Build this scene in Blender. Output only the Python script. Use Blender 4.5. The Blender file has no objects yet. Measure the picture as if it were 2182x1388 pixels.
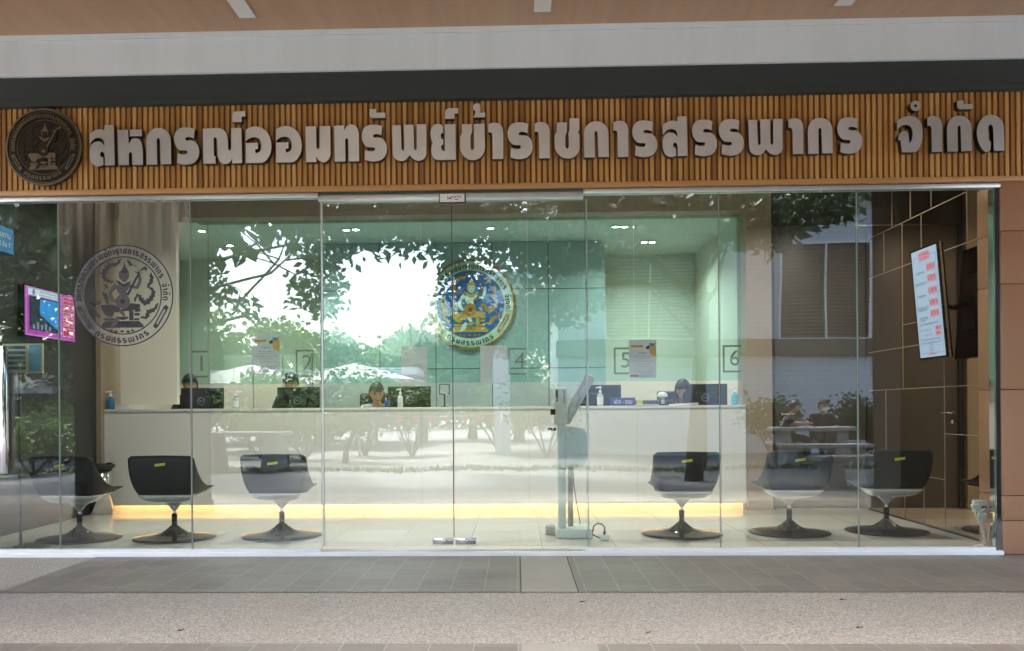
import bpy, bmesh, math, random
from mathutils import Vector, Matrix
from mathutils.geometry import tessellate_polygon
random.seed(7)
R = math.radians
sc = bpy.context.scene
COL = sc.collection

# ---------------------------------------------------------------- camera
F, CX, CY, IW, IH = 1850.0, 1046.0, 872.0, 2182.0, 1388.0
YAW, ROLL = math.atan(55/1850), 0.0072
EYE = Vector((0.0, -6.85, 1.12))
cam = bpy.data.cameras.new("camera")
cam.sensor_width = 36.0
cam.lens = F*36.0/IW
cam.shift_x = (IW/2 - CX)/IW
cam.shift_y = (CY - IH/2)/IW
cam.clip_start, cam.clip_end = 0.05, 600
camo = bpy.data.objects.new("camera", cam)
COL.objects.link(camo)
ROT = Matrix.Rotation(YAW, 3, 'Z') @ Matrix.Rotation(R(90), 3, 'X') @ Matrix.Rotation(-ROLL, 3, 'Z')
camo.matrix_world = Matrix.Translation(EYE) @ ROT.to_4x4()
sc.camera = camo

def ray(px, py):
    return ROT @ Vector(((px-CX)/F, -(py-CY)/F, -1.0))
def at(px, py, Y):                      # photo measurement -> point on the plane y = Y
    d = ray(px, py); return EYE + d*((Y-EYE.y)/d.y)
def gat(px, py, z=0.0):                 # photo measurement -> point on a level floor
    d = ray(px, py); return EYE + d*((z-EYE.z)/d.z)
def atx(px, py, X):
    d = ray(px, py); return EYE + d*((X-EYE.x)/d.x)

# ---------------------------------------------------------------- world, sun, exposure
EXPO = 3.66
w = bpy.data.worlds.new("World"); sc.world = w; w.use_nodes = True
nt = w.node_tree
bg = nt.nodes["Background"]
sky = nt.nodes.new("ShaderNodeTexSky"); sky.sky_type = 'NISHITA'; sky.sun_disc = False
SUN_EL, SUN_AZ = R(63), R(205)
sky.sun_elevation, sky.sun_rotation = SUN_EL, SUN_AZ
sky.air_density, sky.dust_density, sky.ozone_density = 1.0, 4.5, 2.2
nt.links.new(sky.outputs[0], bg.inputs[0]); bg.inputs[1].default_value = 0.15
sl = bpy.data.lights.new("sun", 'SUN'); sl.energy = 1.3; sl.angle = R(11); sl.color = (1.0, 0.975, 0.94)
so = bpy.data.objects.new("sun", sl); COL.objects.link(so)
sd = Vector((math.sin(SUN_AZ)*math.cos(SUN_EL), math.cos(SUN_AZ)*math.cos(SUN_EL), math.sin(SUN_EL)))
so.rotation_euler = sd.to_track_quat('Z', 'Y').to_euler(); so.location = (0, 20, 30)
vs = sc.view_settings
vs.view_transform = 'Standard'; vs.look = 'None'; vs.exposure = EXPO; vs.gamma = 1.0; vs.use_curve_mapping = False
sc.cycles.max_bounces = 10; sc.cycles.transparent_max_bounces = 24
sc.cycles.glossy_bounces = 5; sc.cycles.diffuse_bounces = 4
sc.cycles.caustics_reflective = False; sc.cycles.caustics_refractive = False
sc.cycles.sample_clamp_indirect = 4.0

# ---------------------------------------------------------------- materials
MATS = {}
def lin(r, g, b):
    f = lambda c: (c/12.92 if c <= 0.04045 else ((c+0.055)/1.055)**2.4)
    return (f(r/255), f(g/255), f(b/255), 1.0)
def newmat(name):
    m = bpy.data.materials.new(name); m.use_nodes = True
    return m, m.node_tree, m.node_tree.nodes["Principled BSDF"]
def setp(p, rough=0.5, metal=0.0, spec=0.5):
    p.inputs['Roughness'].default_value = rough; p.inputs['Metallic'].default_value = metal
    p.inputs['Specular IOR Level'].default_value = spec
def mix_color(nt, fac, a, b):
    n = nt.nodes.new("ShaderNodeMix"); n.data_type = 'RGBA'
    if isinstance(fac, (int, float)): n.inputs[0].default_value = fac
    else: nt.links.new(fac, n.inputs[0])
    for i, c in ((6, a), (7, b)):
        if isinstance(c, tuple): n.inputs[i].default_value = c
        else: nt.links.new(c, n.inputs[i])
    return n.outputs[2]
def noise(nt, scale, vec=None, detail=4.0, rough=0.6):
    n = nt.nodes.new("ShaderNodeTexNoise"); n.inputs['Scale'].default_value = scale
    n.inputs['Detail'].default_value = detail; n.inputs['Roughness'].default_value = rough
    if vec is not None: nt.links.new(vec, n.inputs['Vector'])
    return n.outputs['Fac']
def coords(nt, scale=(1, 1, 1), rot=(0, 0, 0), kind='Object'):
    t = nt.nodes.new("ShaderNodeTexCoord"); mp = nt.nodes.new("ShaderNodeMapping")
    mp.inputs['Scale'].default_value = scale; mp.inputs['Rotation'].default_value = rot
    nt.links.new(t.outputs[kind], mp.inputs['Vector']); return mp.outputs[0]
def wcoords(nt, scale=(1, 1, 1), rot=(0, 0, 0)):
    g = nt.nodes.new("ShaderNodeNewGeometry"); mp = nt.nodes.new("ShaderNodeMapping")
    mp.inputs['Scale'].default_value = scale; mp.inputs['Rotation'].default_value = rot
    nt.links.new(g.outputs['Position'], mp.inputs['Vector']); return mp.outputs[0]
def ramp(nt, fac, stops):
    n = nt.nodes.new("ShaderNodeValToRGB"); cr = n.color_ramp
    while len(cr.elements) < len(stops): cr.elements.new(0.5)
    for e, (p, c) in zip(cr.elements, stops): e.position = p; e.color = c
    nt.links.new(fac, n.inputs[0]); return n.outputs[0]
def bump(nt, p, h, strength=0.2, dist=0.01):
    b = nt.nodes.new("ShaderNodeBump"); b.inputs['Strength'].default_value = strength
    b.inputs['Distance'].default_value = dist
    nt.links.new(h, b.inputs['Height']); nt.links.new(b.outputs[0], p.inputs['Normal'])
def island(nt):
    return nt.nodes.new("ShaderNodeNewGeometry").outputs['Random Per Island']
def mathn(nt, op, a, b):
    n = nt.nodes.new("ShaderNodeMath"); n.operation = op
    for i, v in enumerate((a, b)):
        if isinstance(v, (int, float)): n.inputs[i].default_value = v
        else: nt.links.new(v, n.inputs[i])
    return n.outputs[0]

def M(name, col=None, rough=0.5, metal=0.0, spec=0.5, var=0.08, vscale=6.0, bmp=0.0):
    """a procedural paint/plastic/metal: a base colour broken up by fine noise"""
    if name in MATS: return MATS[name]
    m, nt, p = newmat(name); setp(p, rough, metal, spec)
    f = noise(nt, vscale, coords(nt), 5)
    lo = tuple(c*(1-var) for c in col[:3])+(1,); hi = tuple(min(1, c*(1+var)) for c in col[:3])+(1,)
    nt.links.new(mix_color(nt, f, lo, hi), p.inputs['Base Color'])
    rr = mathn(nt, 'MULTIPLY_ADD', f, 0.12); nt.links.new(rr, p.inputs['Roughness'])
    rr.node.inputs[2].default_value = max(0.02, rough-0.06)
    if bmp: bump(nt, p, noise(nt, vscale*20, coords(nt), 3), bmp, 0.004)
    MATS[name] = m; return m
def emis(name, col, strength=1.0):
    if name in MATS: return MATS[name]
    m, nt, p = newmat(name); setp(p, 0.3)
    p.inputs['Base Color'].default_value = tuple(c*0.3 for c in col[:3])+(1,)
    p.inputs['Emission Color'].default_value = col; p.inputs['Emission Strength'].default_value = strength
    MATS[name] = m; return m
def screen(name, r, g, b):                      # a lit screen colour as it should expose
    return emis("screen_"+name, lin(r, g, b), 0.85/2**EXPO)

def glass(name, tint, r0, edge=None):
    m = bpy.data.materials.new(name); m.use_nodes = True; nt = m.node_tree; nt.nodes.clear()
    out = nt.nodes.new("ShaderNodeOutputMaterial"); mx = nt.nodes.new("ShaderNodeMixShader")
    tr = nt.nodes.new("ShaderNodeBsdfTransparent"); tr.inputs[0].default_value = tint
    gl = nt.nodes.new("ShaderNodeBsdfGlossy"); gl.inputs['Roughness'].default_value = 0.0
    gl.inputs[0].default_value = (0.97, 1.0, 0.985, 1)
    bp = nt.nodes.new("ShaderNodeBump"); bp.inputs['Strength'].default_value = 0.1; bp.inputs['Distance'].default_value = 0.025
    nt.links.new(noise(nt, 1.1, wcoords(nt, (1, 1, 0.6)), 1), bp.inputs['Height']); nt.links.new(bp.outputs[0], gl.inputs['Normal'])
    lw = nt.nodes.new("ShaderNodeLayerWeight"); lw.inputs[0].default_value = 0.5
    f = mathn(nt, 'POWER', lw.outputs['Facing'], 4.0)
    f = mathn(nt, 'MULTIPLY', f, 1-r0); f = mathn(nt, 'ADD', f, r0)
    nt.links.new(f, mx.inputs[0]); nt.links.new(tr.outputs[0], mx.inputs[1]); nt.links.new(gl.outputs[0], mx.inputs[2])
    nt.links.new(mx.outputs[0], out.inputs[0]); MATS[name] = m; return m

front_glass = glass("front_glass", (0.93, 0.965, 0.945, 1), 0.085)
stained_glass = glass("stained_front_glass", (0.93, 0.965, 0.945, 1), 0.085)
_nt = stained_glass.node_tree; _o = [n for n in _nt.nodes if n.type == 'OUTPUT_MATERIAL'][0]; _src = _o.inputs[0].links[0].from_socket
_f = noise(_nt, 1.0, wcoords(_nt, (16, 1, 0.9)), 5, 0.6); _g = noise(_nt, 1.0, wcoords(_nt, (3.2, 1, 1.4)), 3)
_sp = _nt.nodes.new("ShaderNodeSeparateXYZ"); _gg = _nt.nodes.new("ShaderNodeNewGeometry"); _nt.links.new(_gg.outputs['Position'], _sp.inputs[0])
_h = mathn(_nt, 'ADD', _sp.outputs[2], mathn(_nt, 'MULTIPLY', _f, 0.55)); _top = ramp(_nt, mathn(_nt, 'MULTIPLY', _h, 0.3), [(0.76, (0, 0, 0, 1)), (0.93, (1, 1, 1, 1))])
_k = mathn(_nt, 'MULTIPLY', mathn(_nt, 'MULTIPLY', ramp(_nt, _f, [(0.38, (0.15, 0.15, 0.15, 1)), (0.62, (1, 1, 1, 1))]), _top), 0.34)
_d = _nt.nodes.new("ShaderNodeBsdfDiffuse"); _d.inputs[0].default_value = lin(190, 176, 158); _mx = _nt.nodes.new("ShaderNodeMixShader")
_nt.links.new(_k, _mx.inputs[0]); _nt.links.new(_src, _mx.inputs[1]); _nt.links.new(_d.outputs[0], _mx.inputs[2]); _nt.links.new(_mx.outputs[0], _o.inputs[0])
teller_glass = glass("teller_glass", (0.755, 0.92, 0.895, 1), 0.035)
glass_edge = M("glass_edge", lin(96, 140, 122), 0.15, 0, 0.6)
steel = M("brushed_steel", lin(190, 190, 188), 0.28, 1.0, var=0.05, vscale=3)
alu = M("aluminium", lin(205, 208, 206), 0.35, 0.6, var=0.05)
white_alu = M("white_aluminium", lin(236, 236, 232), 0.45, 0.0, var=0.05)
chrome = M("chrome", lin(215, 215, 215), 0.06, 1.0, var=0.02)
black_plastic = M("black_plastic", lin(22, 22, 24), 0.45, var=0.2)
black_gloss = M("black_gloss", lin(10, 10, 11), 0.12, var=0.2)
white_plastic = M("white_plastic", lin(228, 228, 224), 0.4, var=0.04)
paper = M("paper", lin(240, 242, 242), 0.8, var=0.02)
_nt = paper.node_tree; _t = _nt.nodes.new("ShaderNodeBsdfTranslucent"); _t.inputs[0].default_value = lin(240, 242, 242); _m = _nt.nodes.new("ShaderNodeMixShader"); _m.inputs[0].default_value = 0.12
_nt.links.new(_nt.nodes["Principled BSDF"].outputs[0], _m.inputs[1]); _nt.links.new(_t.outputs[0], _m.inputs[2]); _nt.links.new(_m.outputs[0], _nt.nodes["Material Output"].inputs[0])
black_ink = M("black_ink", lin(24, 22, 20), 0.6, var=0.2)
grey_ink = M("grey_ink", lin(112, 116, 122), 0.7, var=0.1)
yellow_tape = M("yellow_tape", lin(222, 208, 70), 0.5, var=0.06)
cream = M("cream_laminate", lin(216, 215, 212), 0.32, var=0.03, vscale=2)
taupe = M("taupe_laminate", lin(150, 134, 116), 0.42, var=0.08, vscale=3)
cream_wall = M("cream_wall_paint", lin(222, 220, 206), 0.6, var=0.04, vscale=2)
dark_panel = M("dark_grey_panel", lin(178, 190, 192), 0.4, var=0.1, vscale=3)
charcoal = M("charcoal_panel", lin(46, 46, 46), 0.35, var=0.12, vscale=3)
door_grey = M("door_grey_laminate", lin(82, 76, 70), 0.45, var=0.1, vscale=4)
ceiling_white = M("ceiling_white_paint", lin(226, 226, 224), 0.7, var=0.03)
def streaked():
    m, nt, p = newmat("beam_white_paint"); setp(p, 0.6)
    f = noise(nt, 1.0, wcoords(nt, (3.5, 3.5, 0.5)), 6, 0.7); g = noise(nt, 0.7, wcoords(nt), 4)
    k = mathn(nt, 'MULTIPLY', ramp(nt, f, [(0.45, (0, 0, 0, 1)), (0.8, (1, 1, 1, 1))]), 0.28)
    c = mix_color(nt, k, lin(234, 246, 250), lin(198, 205, 204)); c = mix_color(nt, mathn(nt, 'MULTIPLY', g, 0.25), c, lin(218, 223, 221))
    nt.links.new(c, p.inputs['Base Color']); bump(nt, p, noise(nt, 30, wcoords(nt), 3), 0.06, 0.004); return m
beam_white = streaked()
fascia_dark = M("fascia_dark_metal", lin(52, 60, 59), 0.5, 0.0, var=0.12, vscale=1.5)
skin = M("skin", lin(196, 150, 120), 0.55, var=0.06)
hair_black = M("black_hair", lin(22, 19, 18), 0.45, var=0.3, vscale=60)
stone = M("cast_stone", lin(150, 148, 144), 0.8, var=0.18, vscale=14, bmp=0.3)
bark = M("bark", lin(96, 84, 70), 0.9, var=0.35, vscale=18, bmp=0.6)
teal_metal = M("grey_teal_metal", lin(202, 214, 206), 0.42, var=0.05)

def wood_slat():
    m, nt, p = newmat("slat_timber"); setp(p, 0.45)
    g = wcoords(nt, (40, 40, 2.2)); f = noise(nt, 1.0, g, 6)
    base = ramp(nt, island(nt), [(0.0, lin(156, 108, 54)), (0.35, lin(202, 148, 80)), (0.7, lin(214, 160, 90)), (1.0, lin(226, 176, 106))])
    dk = mix_color(nt, 0.4, base, lin(112, 74, 36))
    nt.links.new(mix_color(nt, f, dk, base), p.inputs['Base Color'])
    bump(nt, p, f, 0.15, 0.003); return m
slat_wood = wood_slat()
def wood_plank(name, a, b, sc_=(14, 0.8, 14), pitch=0.6):
    m, nt, p = newmat(name); setp(p, 0.42)
    f = noise(nt, 1.0, wcoords(nt, sc_), 6); f2 = noise(nt, 0.8, wcoords(nt, (2.0, 0.5, 1)), 2)
    c = mix_color(nt, f, a, b); c = mix_color(nt, mathn(nt, 'MULTIPLY', f2, 0.5), c, tuple(x*0.72 for x in a[:3])+(1,))
    nt.links.new(c, p.inputs['Base Color']); return m
trim_wood = wood_plank("trim_timber", lin(182, 132, 78), lin(216, 166, 104), (1.5, 40, 40))
ceil_wood = wood_plank("ceiling_timber", lin(174, 138, 106), lin(206, 172, 138), (9, 0.5, 9))
def film(name, col, cover):
    m = bpy.data.materials.new(name); m.use_nodes = True; nt = m.node_tree; p = nt.nodes["Principled BSDF"]; setp(p, 0.8); p.inputs['Base Color'].default_value = col
    t = nt.nodes.new("ShaderNodeBsdfTransparent"); x = nt.nodes.new("ShaderNodeMixShader"); x.inputs[0].default_value = cover
    nt.links.new(t.outputs[0], x.inputs[1]); nt.links.new(p.outputs[0], x.inputs[2]); nt.links.new(x.outputs[0], nt.nodes["Material Output"].inputs[0]); return m
slat_back = M("slat_backing", lin(128, 82, 40), 0.7, var=0.2, vscale=3)

def letter_metal():
    m, nt, p = newmat("letter_steel"); setp(p, 0.3, 0.72)
    f = noise(nt, 1.0, wcoords(nt, (260, 260, 4)), 3); f2 = noise(nt, 3.0, wcoords(nt), 2)
    c = mix_color(nt, f2, lin(206, 205, 201), lin(236, 236, 234))
    nt.links.new(c, p.inputs['Base Color'])
    r = mathn(nt, 'MULTIPLY_ADD', f, 0.05); r.node.inputs[2].default_value = 0.3; nt.links.new(r, p.inputs['Roughness'])
    return m
letter_steel = letter_metal()
letter_side = M("letter_side_steel", lin(92, 88, 82), 0.35, 0.9)
bronze = M("dark_bronze", lin(58, 52, 44), 0.42, 0.85, var=0.2, vscale=12)
bronze_light = M("worn_bronze", lin(124, 113, 95), 0.35, 0.9, var=0.15, vscale=12)

def bronze_mirror():
    m, nt, p = newmat("bronze_mirror"); setp(p, 0.03, 1.0)
    f = noise(nt, 2.0, coords(nt), 2)
    nt.links.new(mix_color(nt, f, (0.68, 0.50, 0.365, 1), (0.72, 0.53, 0.39, 1)), p.inputs['Base Color']); return m
mirror = bronze_mirror()
copper_panel = M("copper_panel", lin(186, 142, 112), 0.3, 0.25, var=0.05, vscale=1.2)
grout_light = M("light_joint", lin(158, 138, 118), 0.5, var=0.05)

def tile_floor():
    m, nt, p = newmat("polished_tile"); setp(p, 0.09)
    v = wcoords(nt); mp = v.node; mp.inputs['Location'].default_value = (0.4, 0.1, 0)
    b = nt.nodes.new("ShaderNodeTexBrick"); b.offset = 0.0; nt.links.new(v, b.inputs['Vector'])
    b.inputs['Scale'].default_value = 1.0; b.inputs['Brick Width'].default_value = 0.6; b.inputs['Row Height'].default_value = 0.6
    b.inputs['Mortar Size'].default_value = 0.0022
    b.inputs['Color1'].default_value = lin(210, 206, 198); b.inputs['Color2'].default_value = lin(216, 212, 204); b.inputs['Mortar'].default_value = lin(110, 104, 96)
    f = noise(nt, 3, v, 5); c = mix_color(nt, mathn(nt, 'MULTIPLY', f, 0.12), b.outputs[0], lin(176, 166, 150))
    nt.links.new(c, p.inputs['Base Color']); return m
tile = tile_floor()
def pavers():
    m, nt, p = newmat("grey_pavers"); setp(p, 0.55)
    v = wcoords(nt, rot=(0, 0, R(90)))
    b = nt.nodes.new("ShaderNodeTexBrick"); b.offset = 0.5; nt.links.new(v, b.inputs['Vector'])
    b.inputs['Scale'].default_value = 1.0; b.inputs['Brick Width'].default_value = 0.24; b.inputs['Row Height'].default_value = 0.215
    b.inputs['Mortar Size'].default_value = 0.003; b.inputs['Mortar Smooth'].default_value = 0.3
    b.inputs['Color1'].default_value = lin(106, 98, 91); b.inputs['Color2'].default_value = lin(128, 119, 110); b.inputs['Mortar'].default_value = lin(172, 163, 152)
    g = noise(nt, 22, v, 6, 0.7); g2 = noise(nt, 1.1, v, 4)
    c = mix_color(nt, mathn(nt, 'MULTIPLY', g, 0.35), b.outputs[0], lin(98, 95, 92))
    c = mix_color(nt, mathn(nt, 'MULTIPLY', g2, 0.45), c, lin(142, 134, 126))
    nt.links.new(c, p.inputs['Base Color']); rr = mathn(nt, 'MULTIPLY_ADD', g2, 0.3); rr.node.inputs[2].default_value = 0.34
    nt.links.new(rr, p.inputs['Roughness'])
    bump(nt, p, mathn(nt, 'SUBTRACT', mathn(nt, 'MULTIPLY', g, 0.4), b.outputs['Fac']), 0.35, 0.004); return m
paver_mat = pavers()
def aggregate():
    m, nt, p = newmat("washed_aggregate"); setp(p, 0.7)
    v = wcoords(nt)
    vo = nt.nodes.new("ShaderNodeTexVoronoi"); vo.inputs['Scale'].default_value = 112; nt.links.new(v, vo.inputs['Vector'])
    sep = nt.nodes.new("ShaderNodeSeparateColor"); nt.links.new(vo.outputs['Color'], sep.inputs[0])
    c = ramp(nt, sep.outputs[0], [(0.0, lin(120, 112, 102)), (0.2, lin(166, 159, 149)), (0.6, lin(186, 179, 168)), (1.0, lin(214, 208, 199))])
    edge = mathn(nt, 'MULTIPLY', vo.outputs['Distance'], 0.9)
    c = mix_color(nt, edge, c, lin(128, 122, 114))
    g2 = noise(nt, 0.9, v, 5, 0.65); c = mix_color(nt, mathn(nt, 'MULTIPLY', ramp(nt, g2, [(0.4, (0, 0, 0, 1)), (0.75, (1, 1, 1, 1))]), 0.4), c, lin(150, 136, 120))
    nt.links.new(c, p.inputs['Base Color'])
    bump(nt, p, vo.outputs['Distance'], 0.5, 0.004); return m
agg = aggregate()
concrete = M("plaza_concrete", lin(98, 99, 100), 0.7, var=0.16, vscale=2.2, bmp=0.2)
strip_concrete = M("plain_concrete", lin(153, 147, 138), 0.6, var=0.14, vscale=5, bmp=0.2)

def leaf(name, a, b, tr=0.35):
    if name in MATS: return MATS[name]
    m, nt, p = newmat(name); setp(p, 0.45)
    f = island(nt); n2 = noise(nt, 1.3, wcoords(nt), 2)
    c = mix_color(nt, f, a, b); c = mix_color(nt, mathn(nt, 'MULTIPLY', n2, 0.5), c, tuple(x*0.55 for x in a[:3])+(1,))
    nt.links.new(c, p.inputs['Base Color'])
    t = nt.nodes.new("ShaderNodeBsdfTranslucent"); nt.links.new(c, t.inputs[0])
    mx = nt.nodes.new("ShaderNodeMixShader"); mx.inputs[0].default_value = tr
    nt.links.new(p.outputs[0], mx.inputs[1]); nt.links.new(t.outputs[0], mx.inputs[2])
    nt.links.new(mx.outputs[0], nt.nodes["Material Output"].inputs[0]); MATS[name] = m; return m

# ---------------------------------------------------------------- mesh helpers
class MB:
    def __init__(s): s.v, s.f, s.m, s.s, s.mats = [], [], [], [], []
    def mi(s, mat):
        if mat not in s.mats: s.mats.append(mat)
        return s.mats.index(mat)
    def add(s, vs, fs, mat, smooth=False):
        o = len(s.v); i = s.mi(mat); s.v += [tuple(v) for v in vs]
        for f in fs: s.f.append([o+k for k in f]); s.m.append(i); s.s.append(smooth)
        return s
    def box(s, a, b, mat, bev=0.0):
        (x0, y0, z0), (x1, y1, z1) = [min(p, q) for p, q in zip(a, b)], [max(p, q) for p, q in zip(a, b)]
        if bev <= 0:
            vs = [(x, y, z) for z in (z0, z1) for y in (y0, y1) for x in (x0, x1)]
            return s.add(vs, [(0, 2, 3, 1), (4, 5, 7, 6), (0, 1, 5, 4), (2, 6, 7, 3), (0, 4, 6, 2), (1, 3, 7, 5)], mat)
        bm = bmesh.new(); bmesh.ops.create_cube(bm, size=1)
        for v in bm.verts: v.co = ((x0+x1)/2+v.co.x*(x1-x0), (y0+y1)/2+v.co.y*(y1-y0), (z0+z1)/2+v.co.z*(z1-z0))
        bmesh.ops.bevel(bm, geom=bm.edges[:], offset=bev, segments=2, affect='EDGES', profile=0.5)
        s.bm(bm, mat, True); bm.free(); return s
    def bm(s, bm, mat, smooth=False, mtx=None):
        bm.verts.index_update()
        s.add([(mtx @ v.co if mtx else v.co) for v in bm.verts], [[v.index for v in f.verts] for f in bm.faces], mat, smooth)
    def rbox(s, c, size, rot, mat, bev=0.0):
        t = MB(); h = [k/2 for k in size]; t.box((-h[0], -h[1], -h[2]), h, mat, bev)
        mtx = Matrix.Translation(c) @ rot.to_4x4()
        return s.add([mtx @ Vector(v) for v in t.v], t.f, mat, bev > 0)
    def lathe(s, prof, mat, c=(0, 0, 0), n=32, smooth=True, axis=None):
        vs, fs = [], []
        for r_, z in prof:
            for k in range(n):
                a = 2*math.pi*k/n; vs.append(Vector((r_*math.cos(a), r_*math.sin(a), z)))
        for j in range(len(prof)-1):
            for k in range(n):
                k2 = (k+1) % n; fs.append((j*n+k, j*n+k2, (j+1)*n+k2, (j+1)*n+k))
        if prof[0][0] > 1e-5: fs.append(tuple(reversed(range(n))))
        if prof[-1][0] > 1e-5: fs.append(tuple(range((len(prof)-1)*n, len(prof)*n)))
        q = axis.to_track_quat('Z', 'Y').to_matrix() if axis is not None else Matrix.Identity(3)
        return s.add([q @ v + Vector(c) for v in vs], fs, mat, smooth)
    def tube(s, pts, rad, mat, n=10, smooth=True):
        pts = [Vector(p) for p in pts]; rs = rad if isinstance(rad, (list, tuple)) else [rad]*len(pts)
        vs, fs = [], []; up = Vector((0.13, 0.27, 1)).normalized()
        for i, p in enumerate(pts):
            t = (pts[min(i+1, len(pts)-1)]-pts[max(i-1, 0)]).normalized()
            u = t.cross(up); u = u.normalized() if u.length > 1e-4 else Vector((1, 0, 0)); v = t.cross(u)
            for k in range(n):
                a = 2*math.pi*k/n; vs.append(p+(u*math.cos(a)+v*math.sin(a))*rs[i])
        for j in range(len(pts)-1):
            for k in range(n):
                k2 = (k+1) % n; fs.append((j*n+k, j*n+k2, (j+1)*n+k2, (j+1)*n+k))
        fs.append(tuple(reversed(range(n)))); fs.append(tuple(range((len(pts)-1)*n, len(pts)*n)))
        return s.add(vs, fs, mat, smooth)
    def poly(s, loops, fr, depth, mat, side=None):
        """extrude a 2D outline (first loop) with holes; fr(u, v, d) -> point, d = height of the face above its back"""
        tri = tessellate_polygon([[Vector((p[0], p[1], 0)) for p in l] for l in loops])
        flat = [p for l in loops for p in l]
        vs = [fr(p[0], p[1], depth) for p in flat]
        fs = []
        for t in tri:
            a, b, c = (flat[k] for k in t)
            if (b[0]-a[0])*(c[1]-a[1])-(b[1]-a[1])*(c[0]-a[0]) < 0: t = tuple(reversed(t))
            fs.append(t)
        s.add(vs, fs, mat)
        if depth > 0 and side is not False:
            o = 0
            for l in loops:
                n = len(l); vv = [fr(p[0], p[1], depth) for p in l]+[fr(p[0], p[1], 0) for p in l]
                s.add(vv, [(k, k+n, (k+1) % n+n, (k+1) % n) for k in range(n)], side or mat)
        return s
    def build(s, name, parent=None, loc=None, rz=0.0):
        me = bpy.data.meshes.new(name); me.from_pydata(s.v, [], s.f)
        for m_ in s.mats: me.materials.append(m_)
        me.polygons.foreach_set('material_index', s.m); me.polygons.foreach_set('use_smooth', s.s)
        me.update()
        o = bpy.data.objects.new(name, me); COL.objects.link(o)
        if parent is not None: o.parent = parent
        if loc is not None: o.location = loc
        if rz: o.rotation_euler = (0, 0, rz)
        return o

def tag(o, label, cat, group=None, kind=None):
    if label: o['label'] = label
    if cat: o['category'] = cat
    if group: o['group'] = group
    if kind: o['kind'] = kind
    return o
def thing(name, label, cat, loc=(0, 0, 0), rz=0.0, group=None):
    o = bpy.data.objects.new(name, None); o.empty_display_size = 0.1; COL.objects.link(o)
    o.location = loc; o.rotation_euler = (0, 0, rz); return tag(o, label, cat, group)
def struct(mb, name, kind='structure'):
    o = mb.build(name); o['kind'] = kind; return o
def dup(root, loc, rz, label, children=True):
    def cp(o, par):
        c = o.copy(); COL.objects.link(c)
        if par is not None: c.parent = par
        for ch in list(o.children): cp(ch, c)
        return c
    r_ = cp(root, None); r_.location = loc; r_.rotation_euler = (0, 0, rz); r_['label'] = label; return r_

def smooth_loop(pts, seg=5):
    """points (x, y) are corners, (x, y, 1) are curve points"""
    n = len(pts); out = []
    for i in range(n):
        p0, p1, p2, p3 = pts[(i-1) % n], pts[i], pts[(i+1) % n], pts[(i+2) % n]
        s1, s2 = len(p1) > 2, len(p2) > 2
        out.append((p1[0], p1[1]))
        if not (s1 or s2): continue
        P1, P2 = Vector(p1[:2]), Vector(p2[:2]); d = P2-P1
        t1 = (P2-Vector(p0[:2]))*0.5 if s1 else None
        t2 = (Vector(p3[:2])-P1)*0.5 if s2 else None
        L = d.length
        if t1 is not None and t1.length > L: t1 = t1*(L/t1.length)
        if t2 is not None and t2.length > L: t2 = t2*(L/t2.length)
        if t1 is None: t1 = d*1.5-t2*0.5
        if t2 is None: t2 = d*1.5-t1*0.5
        for k in range(1, seg):
            u = k/seg; h1 = 2*u**3-3*u**2+1; h2 = -2*u**3+3*u**2; h3 = u**3-2*u**2+u; h4 = u**3-u**2
            q = P1*h1+P2*h2+t1*h3+t2*h4; out.append((q.x, q.y))
    return out
def circle(cx, cy, r_, n=64, a0=0.0):
    return [(cx+r_*math.cos(a0+2*math.pi*k/n), cy+r_*math.sin(a0+2*math.pi*k/n)) for k in range(n)]

TXT = {}
def text_geo(body):
    """outline of a line of writing in the built-in typeface, unit size, centred -> (verts, faces, width)"""
    if body in TXT: return TXT[body]
    c = bpy.data.curves.new("writing", 'FONT'); c.body = body; c.size = 1.0; c.align_x = 'CENTER'; c.align_y = 'CENTER'; c.resolution_u = 3
    o = bpy.data.objects.new("writing", c); COL.objects.link(o)
    me = bpy.data.meshes.new_from_object(o)
    vs = [v.co.copy() for v in me.vertices]; fs = [tuple(p.vertices) for p in me.polygons]
    bpy.data.objects.remove(o); bpy.data.curves.remove(c); bpy.data.meshes.remove(me)
    wd = (max(v.x for v in vs)-min(v.x for v in vs)) if vs else 1
    TXT[body] = (vs, fs, wd); return TXT[body]
def write(mb, body, fr, u, v, h, mat, d, width=None):
    vs, fs, wd = text_geo(body); sx = (width/wd) if width else h
    mb.add([fr(u+p.x*sx, v+p.y*h, d) for p in vs], fs, mat)
def rect(mb, fr, u0, v0, u1, v1, mat, d):
    mb.add([fr(u0, v0, d), fr(u1, v0, d), fr(u1, v1, d), fr(u0, v1, d)], [(0, 1, 2, 3)], mat)
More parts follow.
